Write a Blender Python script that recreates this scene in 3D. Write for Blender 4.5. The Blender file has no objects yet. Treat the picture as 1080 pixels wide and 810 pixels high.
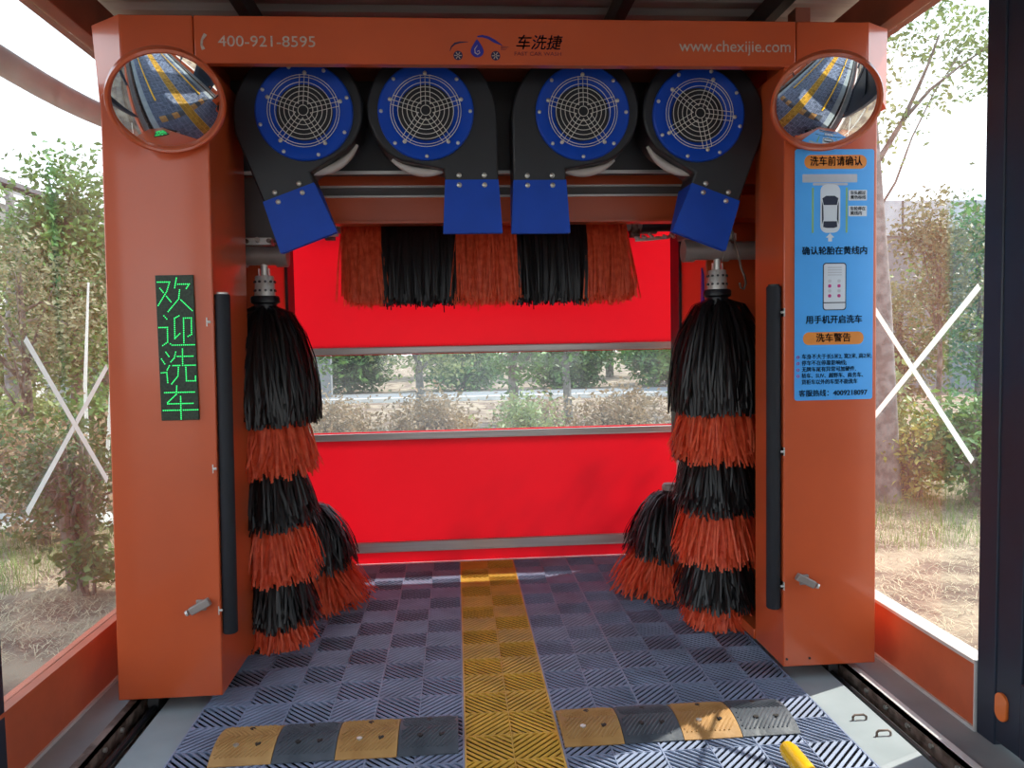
import bpy, bmesh, math, random
import numpy as np
from mathutils import Vector, Matrix, Euler

C = bpy.context.scene.collection
scene = bpy.context.scene
rnd = random.Random(7)
PI = math.pi

# ------------------------------------------------------------------ camera
CAM = Vector((-0.20, 0.0, 1.68))
YAW, PITCH, ROLL, FPX = 0.07182, 0.05863, 0.019, 820.0
fw = Vector((math.sin(YAW) * math.cos(PITCH), math.cos(YAW) * math.cos(PITCH), -math.sin(PITCH)))
rt = fw.cross(Vector((0, 0, 1))).normalized()
up = rt.cross(fw)
rt2 = math.cos(ROLL) * rt - math.sin(ROLL) * up
up2 = math.sin(ROLL) * rt + math.cos(ROLL) * up
cam_data = bpy.data.cameras.new('camera')
cam_data.sensor_fit = 'HORIZONTAL'
cam_data.sensor_width = 36.0
cam_data.lens = FPX / 1080 * 36.0
cam_data.clip_end = 300
cam = bpy.data.objects.new('camera', cam_data)
M = Matrix((rt2, up2, -fw)).transposed().to_4x4()
M.translation = CAM
cam.matrix_world = M
C.objects.link(cam)
scene.camera = cam

# ------------------------------------------------------------------ light
SUN_DIR = Vector((0.59, 0.26, 0.74)).normalized()      # towards the sun
SUN_STRENGTH = 7.0
SKY_STRENGTH = 2.6
EXPOSURE = 0.0
sun_data = bpy.data.lights.new('sun', 'SUN')
sun_data.energy = SUN_STRENGTH
sun_data.angle = 0.009
sun_data.color = (1.0, 0.95, 0.86)
sun = bpy.data.objects.new('sun', sun_data)
sun.rotation_euler = SUN_DIR.to_track_quat('Z', 'Y').to_euler()
sun.location = (10, 5, 15)
C.objects.link(sun)

world = bpy.data.worlds.new('sky')
scene.world = world
world.use_nodes = True
nt = world.node_tree
nt.nodes.clear()
wo = nt.nodes.new('ShaderNodeOutputWorld')
bg = nt.nodes.new('ShaderNodeBackground')
tc = nt.nodes.new('ShaderNodeTexCoord')
sx = nt.nodes.new('ShaderNodeSeparateXYZ')
rp = nt.nodes.new('ShaderNodeValToRGB')
rp.color_ramp.elements[0].position = 0.0
rp.color_ramp.elements[0].color = (0.95, 0.98, 1.0, 1)
rp.color_ramp.elements[1].position = 0.8
rp.color_ramp.elements[1].color = (0.62, 0.79, 1.0, 1)
nt.links.new(tc.outputs['Generated'], sx.inputs[0])
nt.links.new(sx.outputs['Z'], rp.inputs[0])
nt.links.new(rp.outputs[0], bg.inputs[0])
bg.inputs[1].default_value = SKY_STRENGTH
nt.links.new(bg.outputs[0], wo.inputs[0])

scene.view_settings.view_transform = 'Standard'
scene.view_settings.look = 'None'
scene.view_settings.gamma = 1.0
scene.view_settings.exposure = EXPOSURE
scene.view_settings.use_curve_mapping = False


# ------------------------------------------------------------------ materials
def new_mat(name):
    m = bpy.data.materials.new(name)
    m.use_nodes = True
    return m, m.node_tree, m.node_tree.nodes['Principled BSDF']


def mat(name, col, rough=0.5, metal=0.0, var=0.12, scale=6.0, bump=0.0, bscale=60.0, spec=0.5, stretch=(1, 1, 1)):
    """principled paint with a noise that varies the colour a little"""
    m, t, b = new_mat(name)
    n = t.nodes
    co = n.new('ShaderNodeTexCoord')
    mp = n.new('ShaderNodeMapping')
    mp.inputs['Scale'].default_value = stretch
    t.links.new(co.outputs['Object'], mp.inputs[0])
    nz = n.new('ShaderNodeTexNoise')
    nz.inputs['Scale'].default_value = scale
    nz.inputs['Detail'].default_value = 5
    t.links.new(mp.outputs[0], nz.inputs['Vector'])
    r = n.new('ShaderNodeValToRGB')
    lo = [max(0, c * (1 - var)) for c in col]
    hi = [min(1, c * (1 + var)) for c in col]
    r.color_ramp.elements[0].position = 0.3
    r.color_ramp.elements[1].position = 0.7
    r.color_ramp.elements[0].color = (*lo, 1)
    r.color_ramp.elements[1].color = (*hi, 1)
    t.links.new(nz.outputs['Fac'], r.inputs[0])
    t.links.new(r.outputs[0], b.inputs['Base Color'])
    b.inputs['Roughness'].default_value = rough
    b.inputs['Metallic'].default_value = metal
    b.inputs['Specular IOR Level'].default_value = spec
    if bump > 0:
        n2 = n.new('ShaderNodeTexNoise')
        n2.inputs['Scale'].default_value = bscale
        n2.inputs['Detail'].default_value = 6
        t.links.new(mp.outputs[0], n2.inputs['Vector'])
        bp = n.new('ShaderNodeBump')
        bp.inputs['Strength'].default_value = bump
        bp.inputs['Distance'].default_value = 0.02
        t.links.new(n2.outputs['Fac'], bp.inputs['Height'])
        t.links.new(bp.outputs[0], b.inputs['Normal'])
    return m


def two_tone(name, ca, cb, scale, rough=0.8, bump=0.3, lo=0.42, hi=0.58, metal=0.0, detail=8):
    m, t, b = new_mat(name)
    n = t.nodes
    co = n.new('ShaderNodeTexCoord')
    nz = n.new('ShaderNodeTexNoise')
    nz.inputs['Scale'].default_value = scale
    nz.inputs['Detail'].default_value = detail
    t.links.new(co.outputs['Object'], nz.inputs['Vector'])
    r = n.new('ShaderNodeValToRGB')
    r.color_ramp.elements[0].position = lo
    r.color_ramp.elements[1].position = hi
    r.color_ramp.elements[0].color = (*ca, 1)
    r.color_ramp.elements[1].color = (*cb, 1)
    t.links.new(nz.outputs['Fac'], r.inputs[0])
    t.links.new(r.outputs[0], b.inputs['Base Color'])
    b.inputs['Roughness'].default_value = rough
    b.inputs['Metallic'].default_value = metal
    bp = n.new('ShaderNodeBump')
    bp.inputs['Strength'].default_value = bump
    bp.inputs['Distance'].default_value = 0.05
    t.links.new(nz.outputs['Fac'], bp.inputs['Height'])
    t.links.new(bp.outputs[0], b.inputs['Normal'])
    return m


def leaf_mat(name, ca, cb, scale=3.0, trans=0.35):
    m, t, b = new_mat(name)
    n = t.nodes
    co = n.new('ShaderNodeTexCoord')
    nz = n.new('ShaderNodeTexNoise')
    nz.inputs['Scale'].default_value = scale
    nz.inputs['Detail'].default_value = 6
    t.links.new(co.outputs['Object'], nz.inputs['Vector'])
    r = n.new('ShaderNodeValToRGB')
    r.color_ramp.elements[0].position = 0.35
    r.color_ramp.elements[1].position = 0.65
    r.color_ramp.elements[0].color = (*ca, 1)
    r.color_ramp.elements[1].color = (*cb, 1)
    t.links.new(nz.outputs['Fac'], r.inputs[0])
    t.links.new(r.outputs[0], b.inputs['Base Color'])
    b.inputs['Roughness'].default_value = 0.5
    tr = n.new('ShaderNodeBsdfTranslucent')
    t.links.new(r.outputs[0], tr.inputs['Color'])
    mx = n.new('ShaderNodeMixShader')
    mx.inputs[0].default_value = trans
    t.links.new(b.outputs[0], mx.inputs[1])
    t.links.new(tr.outputs[0], mx.inputs[2])
    t.links.new(mx.outputs[0], n['Material Output'].inputs['Surface'])
    return m


def glass_mat(name, tint, dust, refl=1.0, rough=0.0):
    """thin pane: transparent with a fresnel reflection and a film of dust"""
    m, t, b = new_mat(name)
    n = t.nodes
    n.remove(b)
    lw = n.new('ShaderNodeLayerWeight')
    lw.inputs['Blend'].default_value = 0.5
    pw = n.new('ShaderNodeMath')
    pw.operation = 'POWER'
    pw.inputs[1].default_value = 5.0
    t.links.new(lw.outputs['Facing'], pw.inputs[0])
    mu = n.new('ShaderNodeMath')                  # Schlick: 0.04 + 0.96 * (1 - cos)^5
    mu.operation = 'MULTIPLY_ADD'
    mu.use_clamp = True
    mu.inputs[1].default_value = 0.96 * refl
    mu.inputs[2].default_value = 0.04 * refl
    t.links.new(pw.outputs[0], mu.inputs[0])
    tp = n.new('ShaderNodeBsdfTransparent')
    tp.inputs['Color'].default_value = (*tint, 1)
    gl = n.new('ShaderNodeBsdfGlossy')
    gl.inputs['Roughness'].default_value = rough
    df = n.new('ShaderNodeBsdfTranslucent')
    df.inputs['Color'].default_value = (0.8, 0.8, 0.78, 1)
    co = n.new('ShaderNodeTexCoord')
    nz = n.new('ShaderNodeTexNoise')
    nz.inputs['Scale'].default_value = 4
    nz.inputs['Detail'].default_value = 6
    t.links.new(co.outputs['Object'], nz.inputs['Vector'])
    m2 = n.new('ShaderNodeMath')
    m2.operation = 'MULTIPLY'
    m2.inputs[1].default_value = dust * 2
    t.links.new(nz.outputs['Fac'], m2.inputs[0])
    a = n.new('ShaderNodeMixShader')
    t.links.new(m2.outputs[0], a.inputs[0])
    t.links.new(tp.outputs[0], a.inputs[1])
    t.links.new(df.outputs[0], a.inputs[2])
    bmx = n.new('ShaderNodeMixShader')
    t.links.new(mu.outputs[0], bmx.inputs[0])
    t.links.new(a.outputs[0], bmx.inputs[1])
    t.links.new(gl.outputs[0], bmx.inputs[2])
    t.links.new(bmx.outputs[0], n['Material Output'].inputs['Surface'])
    return m


def emit_mat(name, col, strength):
    m, t, b = new_mat(name)
    b.inputs['Base Color'].default_value = (*col, 1)
    b.inputs['Emission Color'].default_value = (*col, 1)
    b.inputs['Emission Strength'].default_value = strength
    return m


def pvc_mat(name, col, trans=0.5):
    m, t, b = new_mat(name)
    n = t.nodes
    co = n.new('ShaderNodeTexCoord')
    nz = n.new('ShaderNodeTexNoise')
    nz.inputs['Scale'].default_value = 1.2
    t.links.new(co.outputs['Object'], nz.inputs['Vector'])
    r = n.new('ShaderNodeValToRGB')
    r.color_ramp.elements[0].color = (*[c * 0.93 for c in col], 1)
    r.color_ramp.elements[1].color = (*[min(1, c * 1.05) for c in col], 1)
    t.links.new(nz.outputs['Fac'], r.inputs[0])
    t.links.new(r.outputs[0], b.inputs['Base Color'])
    b.inputs['Roughness'].default_value = 0.45
    tr = n.new('ShaderNodeBsdfTranslucent')
    t.links.new(r.outputs[0], tr.inputs['Color'])
    mx = n.new('ShaderNodeMixShader')
    mx.inputs[0].default_value = trans
    t.links.new(b.outputs[0], mx.inputs[1])
    t.links.new(tr.outputs[0], mx.inputs[2])
    t.links.new(mx.outputs[0], n['Material Output'].inputs['Surface'])
    return m


ORANGE = mat('orange_paint', (0.58, 0.095, 0.026), 0.36, var=0.06, scale=2.5)
_b = ORANGE.node_tree.nodes['Principled BSDF']
_b.inputs['Coat Weight'].default_value = 0.6
_b.inputs['Coat Roughness'].default_value = 0.12
RED_STEEL = mat('red_oxide_steel', (0.30, 0.075, 0.035), 0.5, var=0.15)
SILL = mat('sill_paint', (0.55, 0.115, 0.045), 0.42, var=0.1)
DARK = mat('dark_grey_steel', (0.045, 0.043, 0.045), 0.5)
NAVY = mat('navy_steel', (0.018, 0.026, 0.045), 0.45)
NAVY2 = mat('navy_panel', (0.011, 0.015, 0.028), 0.4)
BLACK = mat('black_plastic', (0.012, 0.013, 0.017), 0.42)
FOAM = mat('black_foam', (0.014, 0.016, 0.022), 0.75, bump=0.1, bscale=200)
BLUE = mat('blue_paint', (0.003, 0.060, 0.46), 0.42, var=0.08, spec=0.3)
STEEL = mat('bright_steel', (0.66, 0.64, 0.60), 0.35, metal=0.35)
BOLT = mat('zinc_bolt', (0.62, 0.62, 0.58), 0.35, metal=0.7)
WIRE = mat('grille_wire', (0.72, 0.70, 0.64), 0.4, metal=0.3)
ALU = mat('aluminium', (0.62, 0.60, 0.57), 0.42, metal=0.5, stretch=(0.2, 8, 8))
GREYPIPE = mat('grey_motor', (0.30, 0.26, 0.24), 0.45, metal=0.2)
MOTORGREY = mat('motor_cover', (0.13, 0.115, 0.11), 0.5)
LIT_CREAM = mat('lit_underside_tint', (0.50, 0.45, 0.42), 0.5)  # light on the volute's underside, put into the colour
MIRROR = mat('mirror_glass', (0.86, 0.88, 0.88), 0.01, metal=1.0, var=0.01)
BRISTLE_K = mat('black_bristle', (0.011, 0.010, 0.011), 0.42, var=0.3, scale=30)
BRISTLE_O = leaf_mat('orange_bristle', (0.82, 0.105, 0.036), (1.0, 0.18, 0.07), 30, 0.3)
MATBLUE = mat('grey_blue_grating', (0.25, 0.30, 0.43), 0.40, var=0.2, scale=5)
MATYEL = mat('yellow_grating', (0.74, 0.42, 0.055), 0.45, var=0.2, scale=5)
MATSHADE = mat('grating_gap_shade', (0.010, 0.011, 0.015), 0.8, spec=0.1)  # shade between the ribs, painted as a near-black blue-grey
MATSHADEY = mat('yellow_gap_shade', (0.05, 0.028, 0.005), 0.8, spec=0.1)  # same painted gap shade, as a darkened copy of the yellow
BUMP_Y = two_tone('dirty_yellow_rubber', (0.40, 0.20, 0.06), (0.52, 0.29, 0.10), 9, 0.6, 0.2, 0.35, 0.65)
BUMP_K = two_tone('black_rubber', (0.055, 0.065, 0.08), (0.10, 0.11, 0.13), 9, 0.5, 0.2, 0.35, 0.65)
HOLE = mat('bolt_hole', (0.02, 0.015, 0.012), 0.6)
YELLOW = mat('yellow_pipe_paint', (0.80, 0.46, 0.01), 0.35)
CONCRETE = two_tone('concrete', (0.28, 0.325, 0.34), (0.355, 0.40, 0.415), 4, 0.75, 0.05, 0.3, 0.7)
GUTTER = two_tone('dirty_gutter', (0.06, 0.05, 0.045), (0.20, 0.165, 0.14), 12, 0.85, 0.5)
RUST = two_tone('rusty_steel', (0.10, 0.065, 0.05), (0.26, 0.19, 0.16), 14, 0.6, 0.2, metal=0.2)
GALV = mat('galvanised', (0.68, 0.67, 0.65), 0.45, metal=0.2)
CAPM = mat('pale_sill_cap', (0.62, 0.54, 0.50), 0.4)
GLASS = glass_mat('side_glass', (0.97, 0.985, 0.98), 0.014, 1.0)
PVCWIN = glass_mat('clear_pvc', (0.95, 0.97, 0.98), 0.045, 0.7, 0.05)
RED = pvc_mat('red_pvc', (0.90, 0.068, 0.112), 0.68)
TAPE = pvc_mat('white_tape', (0.90, 0.90, 0.88), 0.75)
SKYBLUE = mat('sign_blue', (0.085, 0.42, 0.98), 0.35, var=0.04)
SIGN_OR = mat('sign_orange', (0.75, 0.26, 0.04), 0.5)
SIGN_INK = mat('sign_ink', (0.012, 0.018, 0.05), 0.6)
SIGN_WHITE = mat('sign_white', (0.66, 0.72, 0.80), 0.5, var=0.03)
SIGN_GREY = mat('sign_grey', (0.50, 0.53, 0.60), 0.5)
SIGN_GREEN = mat('sign_green', (0.25, 0.48, 0.22), 0.5)
SIGN_PINK = mat('sign_magenta', (0.55, 0.05, 0.25), 0.5)
LETTER = mat('pale_lettering', (0.50, 0.42, 0.36), 0.6, var=0.2, scale=90)
LOGO_INK = mat('logo_navy', (0.012, 0.008, 0.07), 0.5)
LOGO_BLUE = mat('logo_blue', (0.02, 0.02, 0.30), 0.5)
LOGO_RED = mat('logo_maroon', (0.16, 0.012, 0.025), 0.5)
LED_ON = emit_mat('green_led', (0.04, 1.0, 0.22), 1.0)
LED_OFF = mat('led_panel', (0.018, 0.036, 0.020), 0.5, var=0.6, scale=90)
REFLECTOR = mat('orange_reflector', (0.70, 0.16, 0.03), 0.3)
ROOFSHEET = mat('roof_sheet', (0.42, 0.40, 0.385), 0.45, var=0.15, stretch=(0.3, 3, 1))
BARK = two_tone('bark', (0.11, 0.085, 0.065), (0.24, 0.20, 0.17), 9, 0.9, 0.5)
BARK_PALE = two_tone('pale_bark', (0.15, 0.145, 0.14), (0.27, 0.26, 0.25), 9, 0.9, 0.3)
LEAF = leaf_mat('mid_green_leaf', (0.045, 0.13, 0.03), (0.18, 0.33, 0.08))
LEAF_DARK = leaf_mat('dark_green_leaf', (0.035, 0.08, 0.022), (0.11, 0.19, 0.055))
LEAF_PALE = leaf_mat('pale_green_leaf', (0.17, 0.24, 0.08), (0.36, 0.42, 0.16))
LEAF_DRY = leaf_mat('dry_brown_leaf', (0.22, 0.15, 0.08), (0.40, 0.29, 0.17))
LEAF_OLIVE = leaf_mat('olive_leaf', (0.13, 0.135, 0.055), (0.30, 0.29, 0.15))
LEAF_YEL = leaf_mat('yellowing_leaf', (0.22, 0.27, 0.05), (0.52, 0.46, 0.12))
SOIL = two_tone('straw_covered_soil', (0.15, 0.095, 0.065), (0.32, 0.245, 0.165), 2.2, 0.95, 0.5)
STRAW = mat('straw', (0.50, 0.42, 0.27), 0.8, var=0.3)
GRASSM = leaf_mat('grass_blade', (0.10, 0.19, 0.04), (0.26, 0.36, 0.10))
PATH = two_tone('pale_paving', (0.50, 0.50, 0.49), (0.62, 0.62, 0.60), 3, 0.9, 0.1)
WALLWHITE = mat('white_render', (0.62, 0.62, 0.60), 0.8)
WALLGREY = mat('grey_render', (0.20, 0.205, 0.21), 0.8)
ROOFTILE = mat('grey_roof_tile', (0.11, 0.11, 0.12), 0.7)


# ------------------------------------------------------------------ mesh builder
class MB:
    def __init__(self):
        self.v, self.f = [], []

    def add(self, verts, faces):
        o = len(self.v)
        self.v.extend([tuple(p) for p in verts])
        self.f.extend([tuple(i + o for i in q) for q in faces])
        return self

    def box(self, x0, x1, y0, y1, z0, z1, mtx=None):
        vs = [Vector((x, y, z)) for z in (z0, z1) for y in (y0, y1) for x in (x0, x1)]
        if mtx:
            vs = [mtx @ p for p in vs]
        return self.add(vs, [(0, 2, 3, 1), (4, 5, 7, 6), (0, 1, 5, 4), (2, 6, 7, 3), (0, 4, 6, 2), (1, 3, 7, 5)])

    def prism(self, poly, d0, d1, axis='y', mtx=None):
        """poly in the plane across axis, extruded d0..d1 (axis y: poly = (x, z))"""
        n = len(poly)
        def pt(a, b, d):
            p = {'y': (a, d, b), 'x': (d, a, b), 'z': (a, b, d)}[axis]
            p = Vector(p)
            return mtx @ p if mtx else p
        vs = [pt(a, b, d0) for a, b in poly] + [pt(a, b, d1) for a, b in poly]
        fs = [tuple(range(n)), tuple(range(2 * n - 1, n - 1, -1))]
        for i in range(n):
            j = (i + 1) % n
            fs.append((i, j, n + j, n + i))
        return self.add(vs, fs)

    def tube(self, pts, r, n=10, cap=True, closed=False):
        pts = [Vector(p) for p in pts]
        rs = r if isinstance(r, (list, tuple)) else [r] * len(pts)
        k = len(pts)
        vs, fs = [], []
        prev = None
        for i, p in enumerate(pts):
            if closed:
                d = (pts[(i + 1) % k] - pts[i - 1]).normalized()
            else:
                d = (pts[min(i + 1, k - 1)] - pts[max(i - 1, 0)]).normalized()
            if prev is None:
                a = Vector((0, 0, 1)) if abs(d.z) < 0.9 else Vector((1, 0, 0))
                u = d.cross(a).normalized()
            else:
                u = (prev - d * prev.dot(d)).normalized()
            prev = u
            w = d.cross(u)
            for j in range(n):
                t = 2 * PI * j / n
                vs.append(p + (u * math.cos(t) + w * math.sin(t)) * rs[i])
        segs = k if closed else k - 1
        for i in range(segs):
            a, b = i * n, ((i + 1) % k) * n
            for j in range(n):
                j2 = (j + 1) % n
                fs.append((a + j, a + j2, b + j2, b + j))
        if cap and not closed:
            fs.append(tuple(range(n - 1, -1, -1)))
            fs.append(tuple(range((k - 1) * n, k * n)))
        return self.add(vs, fs)

    def cyl(self, p0, p1, r, n=16):
        return self.tube([p0, p1], r, n)

    def lathe(self, prof, mtx, n=40):
        """prof = [(radius, height)], about local z, placed by mtx"""
        vs, fs = [], []
        for r, h in prof:
            for j in range(n):
                t = 2 * PI * j / n
                vs.append(mtx @ Vector((r * math.cos(t), r * math.sin(t), h)))
        for i in range(len(prof) - 1):
            for j in range(n):
                j2 = (j + 1) % n
                fs.append((i * n + j, i * n + j2, (i + 1) * n + j2, (i + 1) * n + j))
        return self.add(vs, fs)

    def ring(self, c, r, wire, axis_m=None, n=40, k=6):
        pts = []
        for j in range(n):
            t = 2 * PI * j / n
            p = Vector((r * math.cos(t), 0, r * math.sin(t)))
            pts.append((axis_m @ p if axis_m else p) + Vector(c))
        return self.tube(pts, wire, k, closed=True)

    def hull(self, pts):
        bm = bmesh.new()
        for p in pts:
            bm.verts.new(p)
        bmesh.ops.convex_hull(bm, input=bm.verts)
        bm.verts.index_update()
        used = [v for v in bm.verts if v.link_faces]
        idx = {v: i for i, v in enumerate(used)}
        self.add([v.co[:] for v in used], [tuple(idx[v] for v in f.verts) for f in bm.faces])
        bm.free()
        return self

    def sphere(self, c, r, n=12):
        prof = [(max(1e-4, r * math.sin(PI * i / n)), -r * math.cos(PI * i / n)) for i in range(n + 1)]
        return self.lathe(prof, Matrix.Translation(c), 2 * n)

    def build(self, name, material, parent=None, bevel=0.0, smooth=True, fix=True, loc=None):
        me = bpy.data.meshes.new(name)
        vs = self.v
        if loc is not None:
            vs = [(p[0] - loc[0], p[1] - loc[1], p[2] - loc[2]) for p in vs]
        me.from_pydata(vs, [], self.f)
        if fix:
            bm = bmesh.new()
            bm.from_mesh(me)
            bmesh.ops.recalc_face_normals(bm, faces=bm.faces)
            bm.to_mesh(me)
            bm.free()
        if smooth:
            me.shade_smooth()
            me.set_sharp_from_angle(angle=math.radians(38))
        me.materials.append(material)
        o = bpy.data.objects.new(name, me)
        C.objects.link(o)
        if loc is not None:
            o.location = loc
        if parent is not None:
            o.parent = parent
        if bevel > 0:
            md = o.modifiers.new('bevel', 'BEVEL')
            md.width = bevel
            md.segments = 2
            md.limit_method = 'ANGLE'
            md.angle_limit = math.radians(40)
        return o


def tag(o, label, cat, group=None, kind=None):
    o['label'] = label
    o['category'] = cat
    if group:
        o['group'] = group
    if kind:
        o['kind'] = kind
    return o


def thing(name, label, cat, loc=(0, 0, 0), group=None):
    o = bpy.data.objects.new(name, None)
    o.empty_display_size = 0.1
    o.location = loc
    C.objects.link(o)
    return tag(o, label, cat, group)


def struct(o, label=None):
    o['kind'] = 'structure'
    if label:
        o['label'] = label
    return o


def local(t):
    """builder coordinates are world ones; returns a translation that brings them to the thing's frame"""
    return t.location


def part(mb, name, material, parent, origin=(0, 0, 0), **kw):
    """mesh given in world coordinates, stored in the frame of its thing at origin"""
    mb.v = [(p[0] - origin[0], p[1] - origin[1], p[2] - origin[2]) for p in mb.v]
    return mb.build(name, material, parent, **kw)


def text_part(name, body, material, parent, x, z, y, size, origin=(0, 0, 0), align='CENTER', shear=0.0, bold=0.0, width=None, spacing=1.0):
    """lettering facing -Y, centred (or left) at x, baseline middle at z"""
    cu = bpy.data.curves.new(name, 'FONT')
    cu.body = body
    cu.size = size
    cu.align_x = align
    cu.align_y = 'CENTER'
    cu.shear = shear
    cu.extrude = 0.0006
    cu.resolution_u = 3
    cu.space_character = spacing
    ob = bpy.data.objects.new(name, cu)
    C.objects.link(ob)
    bpy.context.view_layer.update()
    dg = bpy.context.evaluated_depsgraph_get()
    me = bpy.data.meshes.new_from_object(ob.evaluated_get(dg))
    bpy.data.objects.remove(ob)
    xs = [v.co.x for v in me.vertices]
    sxx = 1.0
    if width and xs:
        sxx = width / (max(xs) - min(xs))
    for v in me.vertices:
        a, b, c = v.co
        v.co = (x + a * sxx - origin[0], y - c - origin[1], z + b - origin[2])
    if bold > 0:
        bm = bmesh.new()
        bm.from_mesh(me)
        for dx, dz in ((bold, 0), (0, bold), (bold, bold)):
            g = bmesh.ops.duplicate(bm, geom=bm.verts[:len(me.vertices)] + bm.edges[:len(me.edges)] + bm.faces[:len(me.polygons)])
            bmesh.ops.translate(bm, vec=(dx, 0, dz), verts=[e for e in g['geom'] if isinstance(e, bmesh.types.BMVert)])
            bm.verts.ensure_lookup_table(); bm.edges.ensure_lookup_table(); bm.faces.ensure_lookup_table()
        bm.to_mesh(me)
        bm.free()
    me.materials.clear()
    me.materials.append(material)
    me.name = name
    o = bpy.data.objects.new(name, me)
    C.objects.link(o)
    o.parent = parent
    return o


def ribbon_mesh(name, strands, material, parent):
    """strands: array (n, k, 3) centre lines and (n, k, 3) half-width vectors"""
    P, W = strands
    n, k, _ = P.shape
    V = np.stack([P - W, P + W], axis=2).reshape(-1, 3)       # n*k*2
    base = (np.arange(n) * k * 2)[:, None] + (np.arange(k - 1) * 2)[None, :]
    F = np.stack([base, base + 1, base + 3, base + 2], axis=-1).reshape(-1, 4)
    me = bpy.data.meshes.new(name)
    me.vertices.add(len(V))
    me.vertices.foreach_set('co', V.astype(np.float32).ravel())
    me.loops.add(F.size)
    me.loops.foreach_set('vertex_index', F.astype(np.int32).ravel())
    me.polygons.add(len(F))
    me.polygons.foreach_set('loop_start', (np.arange(len(F)) * 4).astype(np.int32))
    me.update(calc_edges=True)
    me.validate()
    me.materials.append(material)
    o = bpy.data.objects.new(name, me)
    C.objects.link(o)
    if parent is not None:
        o.parent = parent
    return o


# ------------------------------------------------------------------ the setting: ground, floor, walls, roof
HW = 1.965            # half width of the bay
Y0, Y1 = -7.0, 5.95   # bay from entry to back door

mb = MB()
mb.box(-60, -2.12, -40, 90, -0.35, -0.06)
mb.box(2.12, 60, -40, 90, -0.35, -0.06)
mb.box(-2.12, 2.12, Y1 + 0.05, 90, -0.35, -0.06)
struct(mb.build('ground', SOIL, smooth=False))
struct(MB().box(-2.12, 2.12, -40, Y0, -0.35, -0.03).build('driveway', CONCRETE, smooth=False))

# floor with a recessed rail channel on each side
mb = MB()
for s in (-1, 1):
    a, b = (1.63, 1.745) if s > 0 else (-1.745, -1.61)
    mb.box(min(s * 2.12, b if s > 0 else a), max(s * 2.12, b if s > 0 else a), Y0, Y1 + 0.05, -0.35, -0.02)
    mb.box(a, b, Y0, Y1 + 0.05, -0.35, -0.10)
mb.box(-1.61, -1.401, Y0, Y1 + 0.05, -0.35, -0.02)
mb.box(1.401, 1.63, Y0, Y1 + 0.05, -0.35, -0.02)
mb.box(-1.401, 1.401, Y0, Y1 + 0.05, -0.35, -0.03)
mb.box(-1.401, 1.401, 5.815, Y1 + 0.05, -0.03, -0.012)
struct(mb.build('floor', CONCRETE, smooth=False))
for a, b in ((1.632, 1.735), (-1.735, -1.612)):
    g = MB().box(a, b, Y0, Y1, -0.10, -0.094).build('gutter_dirt', GUTTER, smooth=False)
    tag(g, 'dark dirt lying in the %s rail channel' % ('right' if a > 0 else 'left'), 'dirt', kind='stuff')

# low sill walls
for s, nm in ((-1, 'wall_left'), (1, 'wall_right')):
    mb = MB()
    segs = [(Y0, Y1)] if s < 0 else [(Y0, 1.48), (3.06, Y1)]
    cap, bead = MB(), MB()
    for ya, yb in segs:
        x0, x1 = sorted((s * HW, s * (HW + 0.07)))
        mb.box(x0, x1, ya, yb, -0.02, 0.268)
        x0, x1 = sorted((s * (HW - 0.008), s * (HW + 0.075)))
        cap.box(x0, x1, ya, yb, 0.268, 0.284)
        x0, x1 = sorted((s * (HW - 0.012), s * HW))
        bead.box(x0, x1, ya, yb, -0.02, -0.004)
    w = struct(mb.build(nm, SILL, bevel=0.004))
    cap.build('sill_cap', CAPM if s > 0 else SILL, w)
    bead.build('sealant_bead', GALV, w)
# glass, posts
posts_y = [3.0, 1.45, -0.1, -1.65, -3.2, -4.75, -6.3]
nwin, ntrim = 0, 0
for s in (-1, 1):
    x0, x1 = sorted((s * (HW + 0.035), s * (HW + 0.043)))
    edges = [Y1] + posts_y
    for i in range(len(edges) - 1):
        if s > 0 and i == 1:
            continue
        nwin += 1
        hi, lo = edges[i] - (0.08 if i else 0), edges[i + 1] + 0.1
        struct(MB().box(x0, x1, lo, hi, 0.284, 3.18).build('window_%d' % nwin, GLASS, smooth=False))
    for i, y in enumerate(posts_y):
        ntrim += 1
        x0p, x1p = sorted((s * (HW - 0.005), s * (HW + 0.10)))
        mb = MB().box(x0p, x1p, y - 0.06, y + 0.05, -0.02, 3.22)
        struct(mb.build('trim_%d' % ntrim, NAVY, bevel=0.006))
# dark service door leaf between the two nearest right posts: stiles, rails and recessed panels
mb = MB()
mb.box(HW + 0.0, HW + 0.06, 2.80, 2.94, 0.0, 3.2)
mb.box(HW + 0.0, HW + 0.06, 1.50, 1.66, 0.0, 3.2)
for z0, z1 in ((0.0, 0.30), (1.69, 1.80), (3.05, 3.2)):
    mb.box(HW - 0.004, HW + 0.06, 1.66, 2.80, z0, z1)
d2 = struct(mb.build('door_2', NAVY, bevel=0.005))
MB().box(HW + 0.03, HW + 0.05, 1.66, 2.80, 0.30, 1.69).build('lower_panel', NAVY2, d2)
MB().box(HW + 0.03, HW + 0.05, 1.66, 2.80, 1.80, 3.05).build('upper_panel', NAVY2, d2)

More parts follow.
